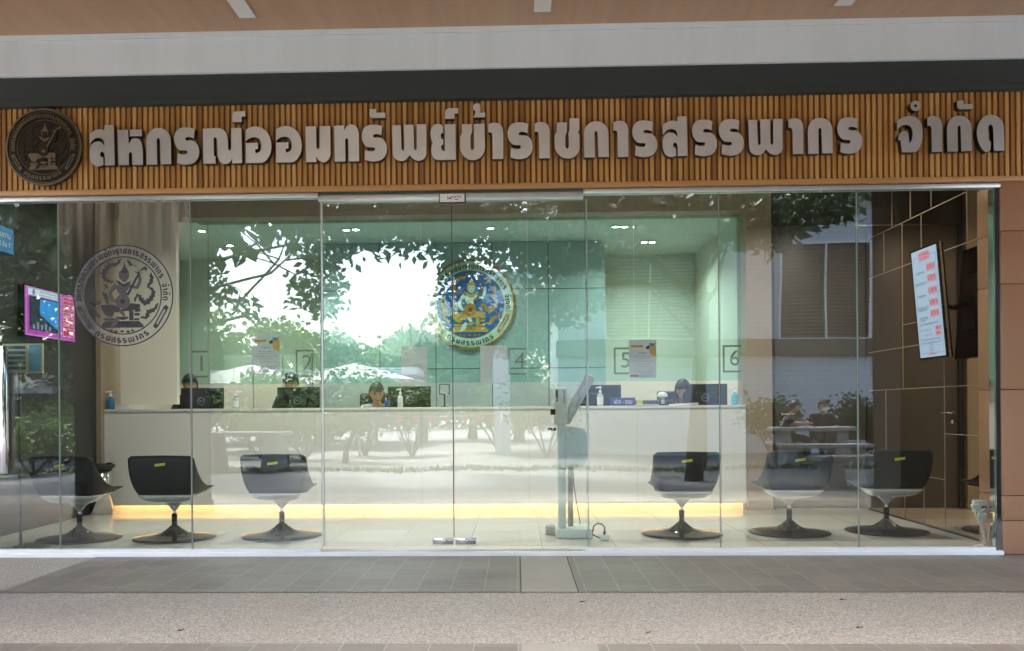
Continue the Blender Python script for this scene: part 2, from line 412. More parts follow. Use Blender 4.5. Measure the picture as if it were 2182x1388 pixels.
# ---------------------------------------------------------------- the letters of the sign (traced outlines, 9.915 px per photo px unless noted)
G = {}
def glyph(ch, base, *loops, s=9.915, x0=None):
    L = [smooth_loop(l) for l in loops]
    xm = min(p[0] for l in L for p in l) if x0 is None else x0
    G[ch] = [[((p[0]-xm)/s, (base-p[1])/s) for p in l] for l in L]
glyph('so', 1240, [(400,400),(595,400),(610,1240),(400,1240),(402,1060),(385,985,1),(345,955,1),(310,982,1),(303,1030,1),(330,1065,1),(370,1070),(370,1230),(310,1252,1),(250,1258,1),(165,1225,1),(105,1140,1),(80,1000,1),(95,860,1),(150,775,1),(235,740,1),(320,755,1),(370,800,1),(395,830),(392,775,1),(370,710,1),(320,675,1),(250,665,1),(170,695,1),(105,770),(82,770),(82,580),(160,530,1),(240,495,1),(310,488,1),(395,505)])
glyph('ho', 1240, [(680,505),(900,505),(912,800),(930,770,1),(975,705,1),(1050,685,1),(1130,710,1),(1185,790,1),(1207,960,1),(1210,1240),(985,1240),(980,1010),(965,980,1),(945,970,1),(925,985,1),(912,1015),(912,1240),(690,1240)])
glyph('hobar', 1240, [(932,505),(1190,505),(1190,645),(935,645)], x0=680)
glyph('ko', 1240, [(1285,1240),(1278,760),(1300,640,1),(1360,545,1),(1450,490,1),(1540,477,1),(1640,495,1),(1730,560,1),(1785,650,1),(1800,760),(1805,1235),(1580,1235),(1568,740),(1555,700,1),(1535,688,1),(1515,700,1),(1503,740),(1508,1240)])
glyph('ro', 1220, [(515,495),(495,690),(440,665,1),(380,655,1),(330,670,1),(318,700,1),(340,728,1),(400,732,1),(470,735,1),(540,780,1),(590,860,1),(608,970,1),(590,1075,1),(540,1155,1),(460,1210,1),(340,1232,1),(240,1222,1),(138,1190),(150,985),(220,1010,1),(290,1018,1),(345,1000,1),(355,960,1),(335,938,1),(270,935,1),(200,925,1),(140,875,1),(95,790,1),(80,680,1),(100,580,1),(150,505,1),(230,463,1),(330,455,1),(430,465,1)])
glyph('no', 1215, [(690,480),(1000,470),(1090,490,1),(1165,555,1),(1205,640,1),(1218,740,1),(1222,900),(1235,935,1),(1255,945,1),(1275,930,1),(1285,890),(1290,480),(1505,480),(1515,1215),(1300,1215),(1305,1110),(1280,1165,1),(1220,1215,1),(1140,1225,1),(1070,1195,1),(1020,1120,1),(1000,1020,1),(992,740),(980,690,1),(950,672,1),(918,670),(922,1055),(958,1060),(958,1215),(697,1215)])
glyph('thanthakhat', 1215, [(1310,355),(1310,220),(1325,170,1),(1370,135,1),(1430,130),(1585,130),(1585,240),(1508,245),(1505,355)])
glyph('oo', 1200, [(300,505),(380,460,1),(480,437,1),(590,450,1),(700,510,1),(785,610,1),(830,740,1),(840,860,1),(825,980,1),(775,1090,1),(710,1165,1),(630,1200),(300,1200),(300,780),(560,780),(560,910),(500,912),(505,990),(570,980,1),(615,930,1),(630,850,1),(618,760,1),(575,695,1),(510,665,1),(430,668,1),(360,695,1),(310,740),(298,735)])
glyph('mo', 1198, [(918,450),(1140,450),(1145,870),(1155,910,1),(1180,925,1),(1203,910,1),(1212,870),(1215,450),(1440,450),(1443,1020),(1425,1100,1),(1380,1170,1),(1300,1210,1),(1220,1185,1),(1170,1140,1),(1135,1080),(1145,1198),(925,1198)])
glyph('tho', 1200, [(128,445),(345,445),(345,545),(380,480,1),(440,435,1),(500,425,1),(570,450,1),(625,520,1),(655,630),(658,1200),(437,1200),(428,770),(415,725,1),(395,715,1),(375,728,1),(362,770),(367,1200),(140,1200)])
glyph('maihan', 1190, [(885,100),(1030,100),(1030,175),(1218,178),(1218,288),(950,288),(905,265,1),(885,215)])
glyph('pho', 1275, [(108,530),(297,530),(310,1020),(322,1055,1),(343,1068,1),(362,1050,1),(368,1010),(362,525),(567,525),(575,1010),(588,1050,1),(607,1065,1),(627,1045,1),(633,1000),(635,520),(835,520),(835,1130),(815,1200,1),(760,1260,1),(670,1285,1),(580,1260,1),(520,1210,1),(478,1160),(430,1230,1),(370,1275,1),(290,1285,1),(210,1260,1),(150,1205,1),(125,1130)])
glyph('yo', 1265, [(1222,520),(1450,520),(1455,1265),(1090,1268),(1010,1245,1),(955,1175,1),(935,1070,1),(945,970,1),(968,910),(935,820,1),(920,720,1),(940,600,1),(1000,525,1),(1070,508,1),(1140,520,1),(1190,570),(1190,705),(1150,715,1),(1137,765,1),(1150,815,1),(1190,835),(1190,945),(1155,965,1),(1145,1010,1),(1165,1060,1),(1200,1080),(1225,1080)])
glyph('kho', 1312, [(150,570),(360,570),(362,740),(330,820),(328,1070),(345,1105,1),(365,1113,1),(388,1100,1),(400,1060),(400,570),(625,565),(632,1060),(610,1170,1),(550,1260,1),(460,1315,1),(370,1328,1),(270,1308,1),(180,1240,1),(120,1140,1),(108,1030),(108,830),(145,760),(150,740)])
glyph('maitho', 1312, [(385,430),(420,370,1),(428,310,1),(420,285,1),(388,270),(388,180),(420,145,1),(480,132,1),(530,150,1),(542,230,1),(538,330),(640,332),(635,430)])
glyph('aa', 1300, [(705,570),(780,538,1),(860,535,1),(940,560,1),(1000,640,1),(1020,760),(1018,1300),(795,1300),(790,800),(780,765,1),(755,740,1),(705,740)])
glyph('cho', 1118, [(565,370),(775,370),(775,560),(740,640),(740,880),(755,915,1),(778,925,1),(800,910,1),(812,870),(808,640),(800,600),(825,550),(830,285),(1035,285),(1035,540),(1000,580),(1030,620,1),(1038,700),(1040,900),(1015,1000,1),(950,1080,1),(870,1125,1),(780,1130,1),(680,1110,1),(590,1040,1),(530,950,1),(515,850),(515,660),(535,600,1),(560,570)])
glyph('jo', 850, [(75,380),(150,325,1),(250,298,1),(340,310,1),(410,370,1),(450,460,1),(458,570,1),(445,700,1),(400,800,1),(350,850),(145,850),(125,665),(92,665),(95,600),(130,550,1),(180,525,1),(220,530,1),(240,580,1),(260,710),(290,670,1),(305,600,1),(300,510,1),(270,455,1),(210,432,1),(140,450,1),(75,505)], s=7.046)
G['nikhahit'] = [[((p[0]-272)/7.046, (850-p[1])/7.046) for p in l] for l in (circle(350, 145, 78, 28), circle(350, 145, 22, 16))]
glyph('do', 828, [(1520,825),(1512,520),(1505,460,1),(1475,425,1),(1445,450,1),(1438,520),(1443,670),(1475,680),(1470,800),(1440,835,1),(1390,840,1),(1330,780,1),(1285,680,1),(1265,560,1),(1285,430,1),(1350,325,1),(1440,278,1),(1530,283,1),(1620,340,1),(1665,430,1),(1672,520),(1680,825)], s=7.046)
def inset(loop, e):
    """a lighter cut of a letter: every corner moved inwards by e"""
    n = len(loop); ar = sum(loop[i][0]*loop[(i+1) % n][1]-loop[(i+1) % n][0]*loop[i][1] for i in range(n)); sg = 1 if ar > 0 else -1; out = []
    for i in range(n):
        a, b, c = Vector(loop[i-1]), Vector(loop[i]), Vector(loop[(i+1) % n]); d1, d2 = b-a, c-b
        if d1.length < 1e-6 or d2.length < 1e-6: out.append(loop[i]); continue
        d1.normalize(); d2.normalize(); nn = Vector((-d1.y-d2.y, d1.x+d2.x))*sg
        if nn.length < 0.3: out.append(loop[i]); continue
        nn.normalize(); k = e/max(0.5, abs(nn.dot(Vector((-d1.y, d1.x))))); q = b+nn*k; out.append((q.x, q.y))
    return out
GT = {k: [inset(l, 3.0 if max(p[1] for p in l)-min(p[1] for p in l) > 40 else 1.2) for l in v] for k, v in G.items() if k != 'nikhahit'}
GT['nikhahit'] = G['nikhahit']
NAME_LINE = [('so',193),('ho',253),('hobar',253),('ko',313.5),('ro',373),('no',434),('thanthakhat',497),('oo',525),('oo',589.5),('mo',652.5),('tho',713),('ro',772),('maihan',789),('pho',836),('yo',918),('thanthakhat',949.5),('kho',981),('maitho',1009),('aa',1041),('ro',1082),('aa',1140),('cho',1182),('ko',1244),('aa',1307),('ro',1347),('so',1411),('ro',1474),('ro',1531),('pho',1593.5),('aa',1679),('ko',1720),('ro',1783),('jo',1910),('nikhahit',1938.5),('aa',1974.5),('ko',2016),('maihan',2038),('do',2079.5)]
DEPT_LINE = [('ko',0),('ro',62),('mo',128),('so',190),('ro',254),('ro',316),('pho',380),('aa',466),('ko',508),('ro',572)]

# ---------------------------------------------------------------- the round crest, drawn in photo-zoom units round (690, 690), radius 655
CREST = [
 ('gold', [(712,255),(725,320),(745,350),(750,372),(672,372),(680,345),(698,320)]),
 ('gold', [(636,398),(655,372),(760,372),(768,398),(745,408),(668,408)]),
 ('skin', [(660,408),(752,408),(760,440,1),(750,490,1),(720,522,1),(692,515,1),(665,488,1),(656,440,1)]),
 ('gold', [(640,388),(662,430),(660,500),(640,450)]), ('gold', [(766,388),(758,430),(756,480),(772,440)]),
 ('gold', [(590,492),(650,508),(700,545),(760,518),(805,514),(745,578),(690,590),(640,550)]),
 ('skin', [(632,548),(690,592),(745,580),(775,548),(800,548),(780,590),(735,640),(755,690),(655,690),(612,640),(600,572)]),
 ('skin', [(600,515),(560,560,1),(505,650,1),(518,720,1),(572,792),(604,775),(560,695,1),(552,658,1),(614,592)]),
 ('skin', [(790,548),(830,562),(858,570),(892,500,1),(880,425),(912,402),(936,480,1),(925,545,1),(890,612),(828,602),(782,585)]),
 ('dark', [(735,682),(893,398),(914,408),(766,692)]),
 ('gold', [(905,395),(938,348,1),(985,318),(1012,345),(992,392),(975,360,1),(930,382)]),
 ('dark', [(835,378),(872,388),(908,398),(970,402),(908,408),(866,402)]), ('dark', [(880,322),(905,395),(894,400)]),
 ('gold', [(560,800),(620,832),(662,872),(740,852),(790,790),(918,808),(912,850),(800,892),(702,892),(722,962),(680,952),(640,902),(600,912),(540,862)]),
 ('gold', [(398,812),(540,806),(578,880,1),(562,950,1),(500,962,1),(448,922,1),(416,870,1)]),
 ('gold', [(412,1062),(462,1022),(900,1022),(956,1072),(956,1106),(412,1106)]),
 ('gold', [(440,985),(592,985),(592,1012),(440,1012)]), ('gold', [(836,985),(902,985),(906,1012),(836,1012)]),
 ('gold', [(772,892),(828,892),(828,1014),(772,1014)]), ('gold', [(604,964),(760,964),(760,985),(690,1012),(604,985)]),
 ('gold', [(840,868),(916,856),(920,900),(850,908)]), ('gold', [(840,922),(910,918),(910,952),(840,952)]),
 ('skin', [(528,1092),(570,1002),(618,950),(640,1000),(600,1080),(545,1100)]),
 ('skin', [(640,880),(700,890),(722,950),(690,958),(640,905)]),
]
def flame(path, wmax=34, teeth=9):
    """a tapering flame scroll with a toothed outer edge"""
    P = [Vector((x, y)) for x, y in smooth_loop([(x, y, 1) for x, y in path], 6)][:6*(len(path)-1)+1]
    n = len(P); L, Rr = [], []
    for i, p in enumerate(P):
        t = (P[min(i+1, n-1)]-P[max(i-1, 0)]).normalized(); nn = Vector((-t.y, t.x)); f = i/(n-1)
        wv = wmax*(0.12+0.88*math.sin(math.pi*min(1, f*0.9+0.06)))
        L.append(p+nn*wv*(0.5+(0.55 if i % 3 == 0 else 0.0))); Rr.append(p-nn*wv*(0.5+(0.4 if i % 3 == 1 else 0)))
    return [(q.x, q.y) for q in L]+[(q.x, q.y) for q in reversed(Rr)]
FLAMES = [flame([(672,228),(600,288),(520,302),(452,372),(442,446),(490,500),(572,500)], 46),
          flame([(1045,412),(1062,500),(1000,585)], 36), flame([(1000,585),(1084,640),(1062,720),(985,790),(930,748),(880,690),(846,770)], 48),
          flame([(1132,796),(1090,880),(1020,905),(995,972),(920,962)], 42), flame([(424,648),(470,716),(482,800)], 34),
          flame([(755,235),(792,292),(822,332),(850,300)], 34), flame([(445,545),(470,570),(480,600)], 24),
          flame([(250,560),(300,640),(280,720),(340,790),(390,760)], 44), flame([(240,800),(300,840),(330,920),(390,960)], 36)]
def crest(parent_mb, fr, rad, C, depth=0.0006, sheet=None, ring_w=15, thick=0.0):
    """C: colours by key; each is laid a hair in front of the one before"""
    k = rad/655.0; d = [depth]
    T = lambda x, y: ((x-690)*k, (690-y)*k)
    def put(loops, mat):
        if mat is None: return
        d[0] += 0.00025
        dd = d[0]
        parent_mb.poly(loops, lambda u, v, e: fr(u, v, dd+e), thick, mat)
    def ring(r1, r2, mat): put([circle(0, 0, r1*k, 96), circle(0, 0, r2*k, 96)], mat)
    ring(655, 655-ring_w, C['ring']); ring(505, 505-ring_w, C['ring'])
    for fl in FLAMES: put([[T(*p) for p in fl]], C['flame'])
    for key, pts in CREST: put([[T(*p) for p in smooth_loop(pts, 4)]], C[key])
    put([[(u+T(690, 770)[0], v+T(690, 770)[1]) for u, v in circle(0, 0, 95*k, 40)]], C['lute'])
    put([[(u+T(690, 770)[0], v+T(690, 770)[1]) for u, v in circle(0, 0, 30*k, 24)]], C['dark'])
    for e in ((685, 440), (728, 440)): put([[T(e[0]-12, e[1]), T(e[0], e[1]-5), T(e[0]+12, e[1]), T(e[0], e[1]+5)]], C['line'])
    put([[T(698, 488), T(712, 484), T(726, 488), T(712, 496)]], C['line'])
    for x in range(646, 765, 26): put([[T(x, 1030), T(x+14, 1030), T(x+9, 1070), T(x+4, 1070)]], C['line'])
    for x, y, r_ in ((540, 1145, 22), (600, 1158, 26), (680, 1155, 24), (760, 1158, 26), (820, 1145, 22)):
        put([[T(x-r_*1.3, y), T(x, y-r_*.7), T(x+r_*1.3, y), T(x, y+r_*.7)]], C['flame'])
    for sx in (-1, 1):
        for off in (-22, 22):
            a, b = Vector((sx*560, 175)), Vector((sx*435, 395)); nn = Vector((b.y-a.y, a.x-b.x)).normalized()
            q = [a+nn*(off-9), a+nn*(off+9), b+nn*(off+9), b+nn*(off-9)]
            put([[(p.x*k, -p.y*k) for p in q]], C['bar'])
        for cx_, cy_ in ((sx*565, 165), (sx*432, 400)):
            put([[(cx_*k-38*k, -cy_*k), (cx_*k, -cy_*k+38*k), (cx_*k+38*k, -cy_*k), (cx_*k, -cy_*k-38*k)]], C['bar'])
    def letters(line, x0, x1, a0, a1, r0, up, sc_):
        for ch, x in line:
            wd = max(p[0] for p in G[ch][0])
            for_ang = a0+(a1-a0)*((x-x0)/(x1-x0))
            lps = []
            for l in GT[ch]:
                q = []
                for gx, gy in l:
                    a = a0+(a1-a0)*((x+gx-x0)/(x1-x0)); rr = (r0+gy*sc_ if up else r0-gy*sc_)*k
                    q.append((rr*math.cos(a), rr*math.sin(a)))
                lps.append(q)
            put(lps, C['text'])
    letters(NAME_LINE, 193, 2140, R(188), R(-8), 530, True, 0.92)
    letters(DEPT_LINE, 0, 628, R(234), R(306), 622, False, 0.95)

# ---------------------------------------------------------------- ground
GZ = -0.03
mb = MB(); mb.add([(-160, -160, GZ-0.008), (160, -160, GZ-0.008), (160, 160, GZ-0.008), (-160, 160, GZ-0.008)], [(0, 1, 2, 3)], concrete)
struct(mb, "ground")
mb = MB(); mb.add([(-9, -24, GZ-0.006), (1.2, -24, GZ-0.006), (1.2, -12.2, GZ-0.006), (-9, -12.2, GZ-0.006)], [(0, 1, 2, 3)], M("court_concrete", lin(108, 107, 105), 0.7, var=0.15, vscale=2)); struct(mb, "paved_court")
yA = gat(1100, 1262, GZ).y; yB = gat(1100, 1372, GZ).y; yC = yB-1.35
mb = MB(); mb.add([(-14, yC-1.2, GZ-0.004), (14, yC-1.2, GZ-0.004), (14, -0.05, GZ-0.004), (-14, -0.05, GZ-0.004)], [(0, 1, 2, 3)], agg)
struct(mb, "pavement")
xL = -3.34; xs0, xs1 = gat(1108, 1220, GZ).x, gat(1220, 1220, GZ).x
def sheet(name, x0, x1, y0, y1, m_, z=GZ):
    mb = MB(); mb.add([(x0, y0, z), (x1, y0, z), (x1, y1, z), (x0, y1, z)], [(0, 1, 2, 3)], m_); return struct(mb, name)
sheet("paving_strip", xL, xs0, yA, -0.05, paver_mat); sheet("paving_strip", xs1, 9, yA, -0.05, paver_mat)
sheet("concrete_strip", xs0+0.008, xs1-0.008, yA, -0.05, strip_concrete)
sheet("joint_line", xs0, xs0+0.008, yA, -0.05, black_ink, GZ-0.001); sheet("joint_line", xs1-0.008, xs1, yA, -0.05, black_ink, GZ-0.001)
for a, b in ((-14, xs0), (xs1, 14)): sheet("paving_strip", a, b, yC, yB, paver_mat)
sheet("concrete_strip", xs0, xs1, yC, yB, strip_concrete)
grassm = leaf("grass_blades", (0.05, 0.10, 0.02, 1), (0.10, 0.17, 0.04, 1), 0.2)
mb = MB()
for _ in range(5000):
    x, y = random.uniform(-16, 12), random.gauss(-9.6, 0.28); h = random.uniform(0.03, 0.1); a = random.uniform(0, 6.28)
    dx, dy = 0.02*math.cos(a), 0.02*math.sin(a); lx, ly = random.uniform(-.04, .04), random.uniform(-.04, .04)
    mb.add([(x-dx, y-dy, GZ-0.006), (x+dx, y+dy, GZ-0.006), (x+lx, y+ly, GZ+h)], [(0, 1, 2)], grassm)
struct(mb, "grass", 'stuff')
tag(bpy.data.objects["grass"], "short green grass in a strip along the plaza", None)

# ---------------------------------------------------------------- the building round the shopfront
XLW, XRW = -4.66, 3.82                     # lobby side walls
YC_, YW = 2.70, 2.76                        # counter front, rear partition
TOPZ = at(1100, 418, 0).z                   # head of the glass
mb = MB(); mb.box((-9, 0.02, -0.3), (9, 6.4, 0.0), tile); floor_o = struct(mb, "floor")
bld = thing("office_building", "ground floor office with timber soffit, white beam and glazed lobby", "building")
def part(name, fill, label=None, parent=bld):
    mb = MB(); fill(mb); o = mb.build(name, parent)
    if label: o['label'] = label
    return o
zc = 4.07
part("timber_soffit", lambda m_: m_.box((-9, -5.0, zc), (9, -0.16, zc+0.04), ceil_wood), "timber boarded canopy soffit")  # canopy carried further out, unseen, to keep the sun off the paving
part("canopy_slab", lambda m_: (m_.box((-9.5, -5.1, zc+0.045), (9.5, 0.4, zc+0.6), beam_white), m_.box((-9.5, 0.4, 3.75), (9.5, 6.6, 4.6), beam_white)))
part("sun_block_wall", lambda m_: m_.box((-9.5, 0.4, 4.6), (9.5, 6.6, 7.2), beam_white))  # unseen mass above the canopy, added to block the sun
zw0, zw1 = at(1100, 143, -0.16).z, at(1100, 68, -0.16).z
part("beam", lambda m_: (m_.box((-9, -0.16, zw0), (9, 0.3, zw1), beam_white), m_.box((-9, -0.172, zw1+0.003), (9, 0.3, zc-0.001), beam_white)), "white painted concrete beam")
zs1 = at(1100, 205, -0.12).z; zs0 = at(1100, 391, -0.08).z
part("dark_fascia", lambda m_: (m_.box((-9, -0.13, zs1+0.02), (9, 0.25, zw0-0.001), fascia_dark), m_.box((-9, -0.145, zs1-0.02), (9, 0.25, zs1+0.019), fascia_dark)), "dark grey metal band under the beam")
part("lobby_ceiling", lambda m_: m_.box((-9, 0.02, 3.6), (9, YW, 3.66), ceiling_white))
part("side_wall", lambda m_: m_.box((XLW-0.2, 0.03, 0), (XLW, YW+0.2, 3.6), charcoal), "charcoal panelled lobby side wall")
part("mirror_wall", lambda m_: m_.box((XRW, 0.03, 0.012), (XRW+0.1, YW+0.4, 3.6), mirror), "bronze mirror panelled lobby wall with pale joints")
mb = MB()
def hj(z, y0, y1): mb.box((XRW-0.003, y0, z-0.0032), (XRW+0.002, y1, z+0.0032), grout_light)
def vj(y, z0, z1): mb.box((XRW-0.0035, y-0.004, z0), (XRW+0.002, y+0.004, z1), grout_light)
ymir = lambda px: atx(px, CY, XRW).y
hj(2.93, ymir(2062), 2.68); hj(2.97, 0.05, ymir(2066)); hj(2.50, 0.05, 2.68); hj(1.70, 1.45, 2.68); hj(1.92, 1.0, ymir(1925)); hj(1.29, 0.05, 2.68); hj(0.87, 0.05, ymir(2013)); hj(0.46, ymir(2013), ymir(1960))
for px, a, b in ((1903.5, 2.94, 3.6), (1943, 2.94, 3.6), (1987.5, 2.94, 3.6), (2064, 2.52, 3.6), (1886, 2.52, 2.92), (1925, 1.3, 2.92), (1966, 2.1, 2.92), (2013, 0.02, 2.3), (1888, 0.02, 1.28), (1968, 0.02, 0.45), (1927, 0.02, 0.45)):
    vj(ymir(px), a, b)
mb.build("panel_joint", bld)
part("skirting", lambda m_: m_.box((XRW-0.012, 0.06, 0.0), (XRW+0.05, 2.7, 0.012), black_plastic))
xcl, xcr = at(222, 900, YC_).x, at(1590, 900, YC_).x
xd0, xd1 = at(1641, 900, YW).x, XRW
part("pier", lambda m_: m_.box((XLW, YC_-0.06, 0), (xcl-0.004, YC_+0.5, 3.6), taupe), "brown taupe pier at the counter end")
part("rear_partition", lambda m_: m_.box((xcr+0.003, YC_-0.03, 0), (xd0, YW+0.3, 3.6), taupe), "taupe wall strip between counter and door")
zb = at(1100, 456, YC_).z
part("bulkhead", lambda m_: m_.box((at(403, 440, YC_).x, YC_-0.02, zb), (xcr+0.002, YC_+0.35, 3.6), taupe), "taupe bulkhead over the teller glass")
part("cream_partition", lambda m_: m_.box((at(256, 700, 2.92).x, 2.92, 1.2), (at(376, 700, 2.92).x, 3.0, 3.6), cream_wall), "cream partition rising behind the left end of the counter")
part("office_ceiling", lambda m_: m_.box((XLW-0.2, YC_+0.36, 3.3), (XRW+0.6, 6.3, 3.36), ceiling_white))
part("rear_wall", lambda m_: m_.box((XLW-0.3, 5.6, 0), (XRW+0.6, 5.8, 3.3), cream_wall), "cream painted rear office wall")
part("office_wall", lambda m_: m_.box((XLW-0.4, YW+0.5, 0), (XLW-0.2, 5.6, 3.3), cream_wall))
part("office_wall", lambda m_: m_.box((xcr+0.05, YW+0.31, 0), (xcr+0.15, 5.6, 3.3), cream_wall))
part("raised_floor", lambda m_: m_.box((XLW-0.2, YW+0.4, 0.001), (xcr+0.049, 5.59, 0.15), taupe))
YF = 4.45
xf0, xf1 = at(690, 700, YF).x, at(1290, 700, YF).x
def feat(m_):
    m_.box((xf0, YF, 0), (xf1, YF+0.12, 3.29), dark_panel)
    for i in range(1, 5):
        x = xf0+(xf1-xf0)*i/5; m_.box((x-0.004, YF-0.002, 0), (x+0.004, YF+0.01, 3.28), black_plastic)
    for z in (0.9, 1.65, 2.68): m_.box((xf0, YF-0.0025, z-0.004), (xf1, YF+0.01, z+0.004), black_plastic)
part("feature_wall", feat, "dark grey green panelled wall behind the round emblem")
def cab(m_):
    for i in range(5):
        x = xcl+0.5+i*0.42; m_.box((x, 5.2, 0), (x+0.41, 5.59, 1.9 if i < 3 else 2.3), cream_wall, 0.004)
part("cupboard_row", cab)
part("door_frame", lambda m_: (m_.box((xd0+0.001, YW-0.02, 0), (xd0+0.05, YW+0.1, 3.6), charcoal), m_.box((xd0+0.05, YW-0.02, 3.1), (XRW, YW+0.1, 3.6), charcoal)))
dr = part("door", lambda m_: m_.box((xd0+0.056, YW, 0.008), (XRW-0.006, YW+0.05, 3.095), door_grey, 0.003), "dark grey flush door with steel lever")
hp = at(1665, 883, YW-0.01)
def hnd(m_):
    ax = Vector((0, -1, 0))
    m_.lathe([(0.0, 0.0), (0.026, 0.0), (0.026, 0.008), (0.012, 0.01), (0.011, 0.05), (0.0, 0.052)], steel, (hp.x, YW, hp.z), 20, axis=ax)
    m_.tube([(hp.x, YW-0.045, hp.z), (hp.x+0.06, YW-0.047, hp.z), (hp.x+0.14, YW-0.045, hp.z+0.002)], 0.009, steel)
    m_.lathe([(0.0, 0.0), (0.026, 0.0), (0.026, 0.008), (0.01, 0.012), (0.0, 0.012)], steel, (hp.x, YW, hp.z-0.1), 20, axis=ax)
mb = MB(); hnd(mb); mb.build("handle", dr)
# copper clad wall to the right of the glass
xk = at(2136, 800, -0.05).x
def kop(m_):
    zs = [GZ]+[at(2160, y, -0.05).z for y in (1110, 1057, 830, 605, 492)]+[at(2160, 384, -0.05).z]
    for i, (a, b) in enumerate(zip(zs, zs[1:])): m_.box((xk, -0.05+(0.004 if i == 0 else 0), a+0.003), (xk+3, 0.3, b-0.003), copper_panel, 0.002)
    m_.box((xk+0.01, -0.03, GZ), (xk+3, 0.25, zs[-1]), black_plastic)
part("copper_cladding", kop, "polished copper brown wall panels beside the glass")
part("corner_post", lambda m_: m_.box((at(2121, 800, -0.03).x, -0.035, 0.0), (xk-0.003, 0.06, TOPZ), chrome), "narrow polished corner strip")
part("outer_wall", lambda m_: (m_.box((-9, -0.02, GZ), (XLW-0.25, 0.4, 2.82), charcoal), m_.box((XRW+0.12, 0.3, 0), (9, 0.6, 3.7), beam_white), m_.box((-9.5, 6.3, 0), (9.5, 6.6, 3.75), beam_white), m_.box((-9.5, 0.4, 0), (-9.3, 6.3, 3.75), beam_white), m_.box((9.3, 0.6, 0), (9.5, 6.3, 3.75), beam_white)))

# square arcade piers standing in front of the shopfront, outside the picture but mirrored in the glass
for pxa, pxb, lab in ((147, 447, "dark arcade pier left of the view, mirrored behind the black emblem sticker"), (1846, 2190, "dark arcade pier right of the view, mirrored over the bronze wall")):
    x0, x1 = [(q-1101)*(6.85+dd)/F for q, dd in ((pxa, 2.2 if pxa < 1000 else 2.9), (pxb, 2.9 if pxa < 1000 else 2.2))]
    mb = MB(); mb.box((x0, -2.9, 0.12), (x1, -2.2, zc-0.002), M("pier_brown", lin(66, 56, 48), 0.55, var=0.1)); o_ = thing("arcade_pier", lab, "pier", (0, 0, 0), 0, "arcade piers"); mb.build("shaft", o_)
    mb = MB(); mb.box((x0-0.02, -2.92, GZ-0.01), (x1+0.02, -2.18, 0.119), charcoal, 0.004); mb.build("plinth", o_)

# timber slats carrying the sign
fas = thing("slatted_fascia", "vertical timber slat cladding with a flat timber trim above the glass", "fascia")
mb = MB(); x = -5.2; random.seed(3)
while x < 5.2:
    wd = 0.0265+random.uniform(-.001, .001); mb.box((x, -0.08-random.uniform(0, .003), zs0+0.002), (x+wd, -0.0645, 3.62), slat_wood); x += 0.0437
mb.build("slat_panel", fas)
mb = MB(); mb.box((-5.3, -0.064, zs0), (5.3, -0.03, 3.64), slat_back); mb.build("backing_board", fas)
zt0 = at(1100, 401, -0.09).z
mb = MB(); mb.box((-5.3, -0.092, zt0), (5.3, 0.1, zs0), trim_wood, 0.003); mb.build("bottom_trim", fas)

# metal lettering: each letter stands off the slats
sign = thing("raised_lettering", "brushed steel Thai letters spelling the cooperative's name on timber slats", "sign", (0, 0, 0))
ybase = lambda px: 355.0-(px-193)*0.01685
z_line = sum(at(x_, ybase(x_), -0.125).z for _, x_ in NAME_LINE)/len(NAME_LINE)
for ch, x_ in NAME_LINE:
    lx = at(x_, ybase(x_), -0.125).x; k = (at(x_+50, ybase(x_), -0.125).x-lx)/50; z0 = at(x_, ybase(x_), -0.125).z*0.5+z_line*0.5
    mb = MB(); mb.poly(G[ch], lambda u, v, d: Vector((lx+u*k, -0.085-d, z0+v*k)), 0.055, letter_steel, letter_side)
    mb.build("letter", sign)
# round bronze plaque
pc = at(96, 315, -0.1); prad = 83*6.75/F
pl = thing("round_plaque", "dark bronze round plaque with raised rim and figure at the left of the slats", "plaque", (pc.x, -0.083, pc.z))
frp = lambda u, v, d: Vector((u, -d, v))
mb = MB(); mb.poly([circle(0, 0, prad, 96)], frp, 0.028, bronze); mb.build("disc", pl)
mb = MB(); mb.poly([circle(0, 0, prad*1.005, 96), circle(0, 0, prad*0.955, 96)], frp, 0.04, bronze_light); mb.build("rim", pl)
mb = MB(); crest(mb, frp, prad*0.925, dict(ring=bronze_light, flame=bronze, gold=bronze_light, skin=bronze, dark=bronze_light, lute=bronze, line=bronze_light, bar=bronze_light, text=bronze_light), depth=0.0285, ring_w=9, thick=0.003); mb.build("relief", pl)

# recessed canopy lights (unlit)
for i, (px, lab) in enumerate(((533, "unlit recessed linear light in the soffit above the second left pane"), (1153, "unlit recessed linear light in the soffit above the right hand door"), (1778, "unlit recessed linear light in the soffit near the right end"))):
    c = at(px, 30, -0.38); c = Vector((-1.99+2.2*i, -0.38, zc))
    t = thing("ceiling_light", lab, "ceiling light", c, 0, "recessed lights in the timber soffit")
    mb = MB(); mb.box((-0.075, -1.25, -0.006), (0.075, 0.0, -0.001), ceil_wood); mb.build("frame", t)
    mb = MB(); mb.box((-0.062, -1.22, -0.011), (0.062, -0.03, -0.0065), white_plastic); mb.build("diffuser", t)
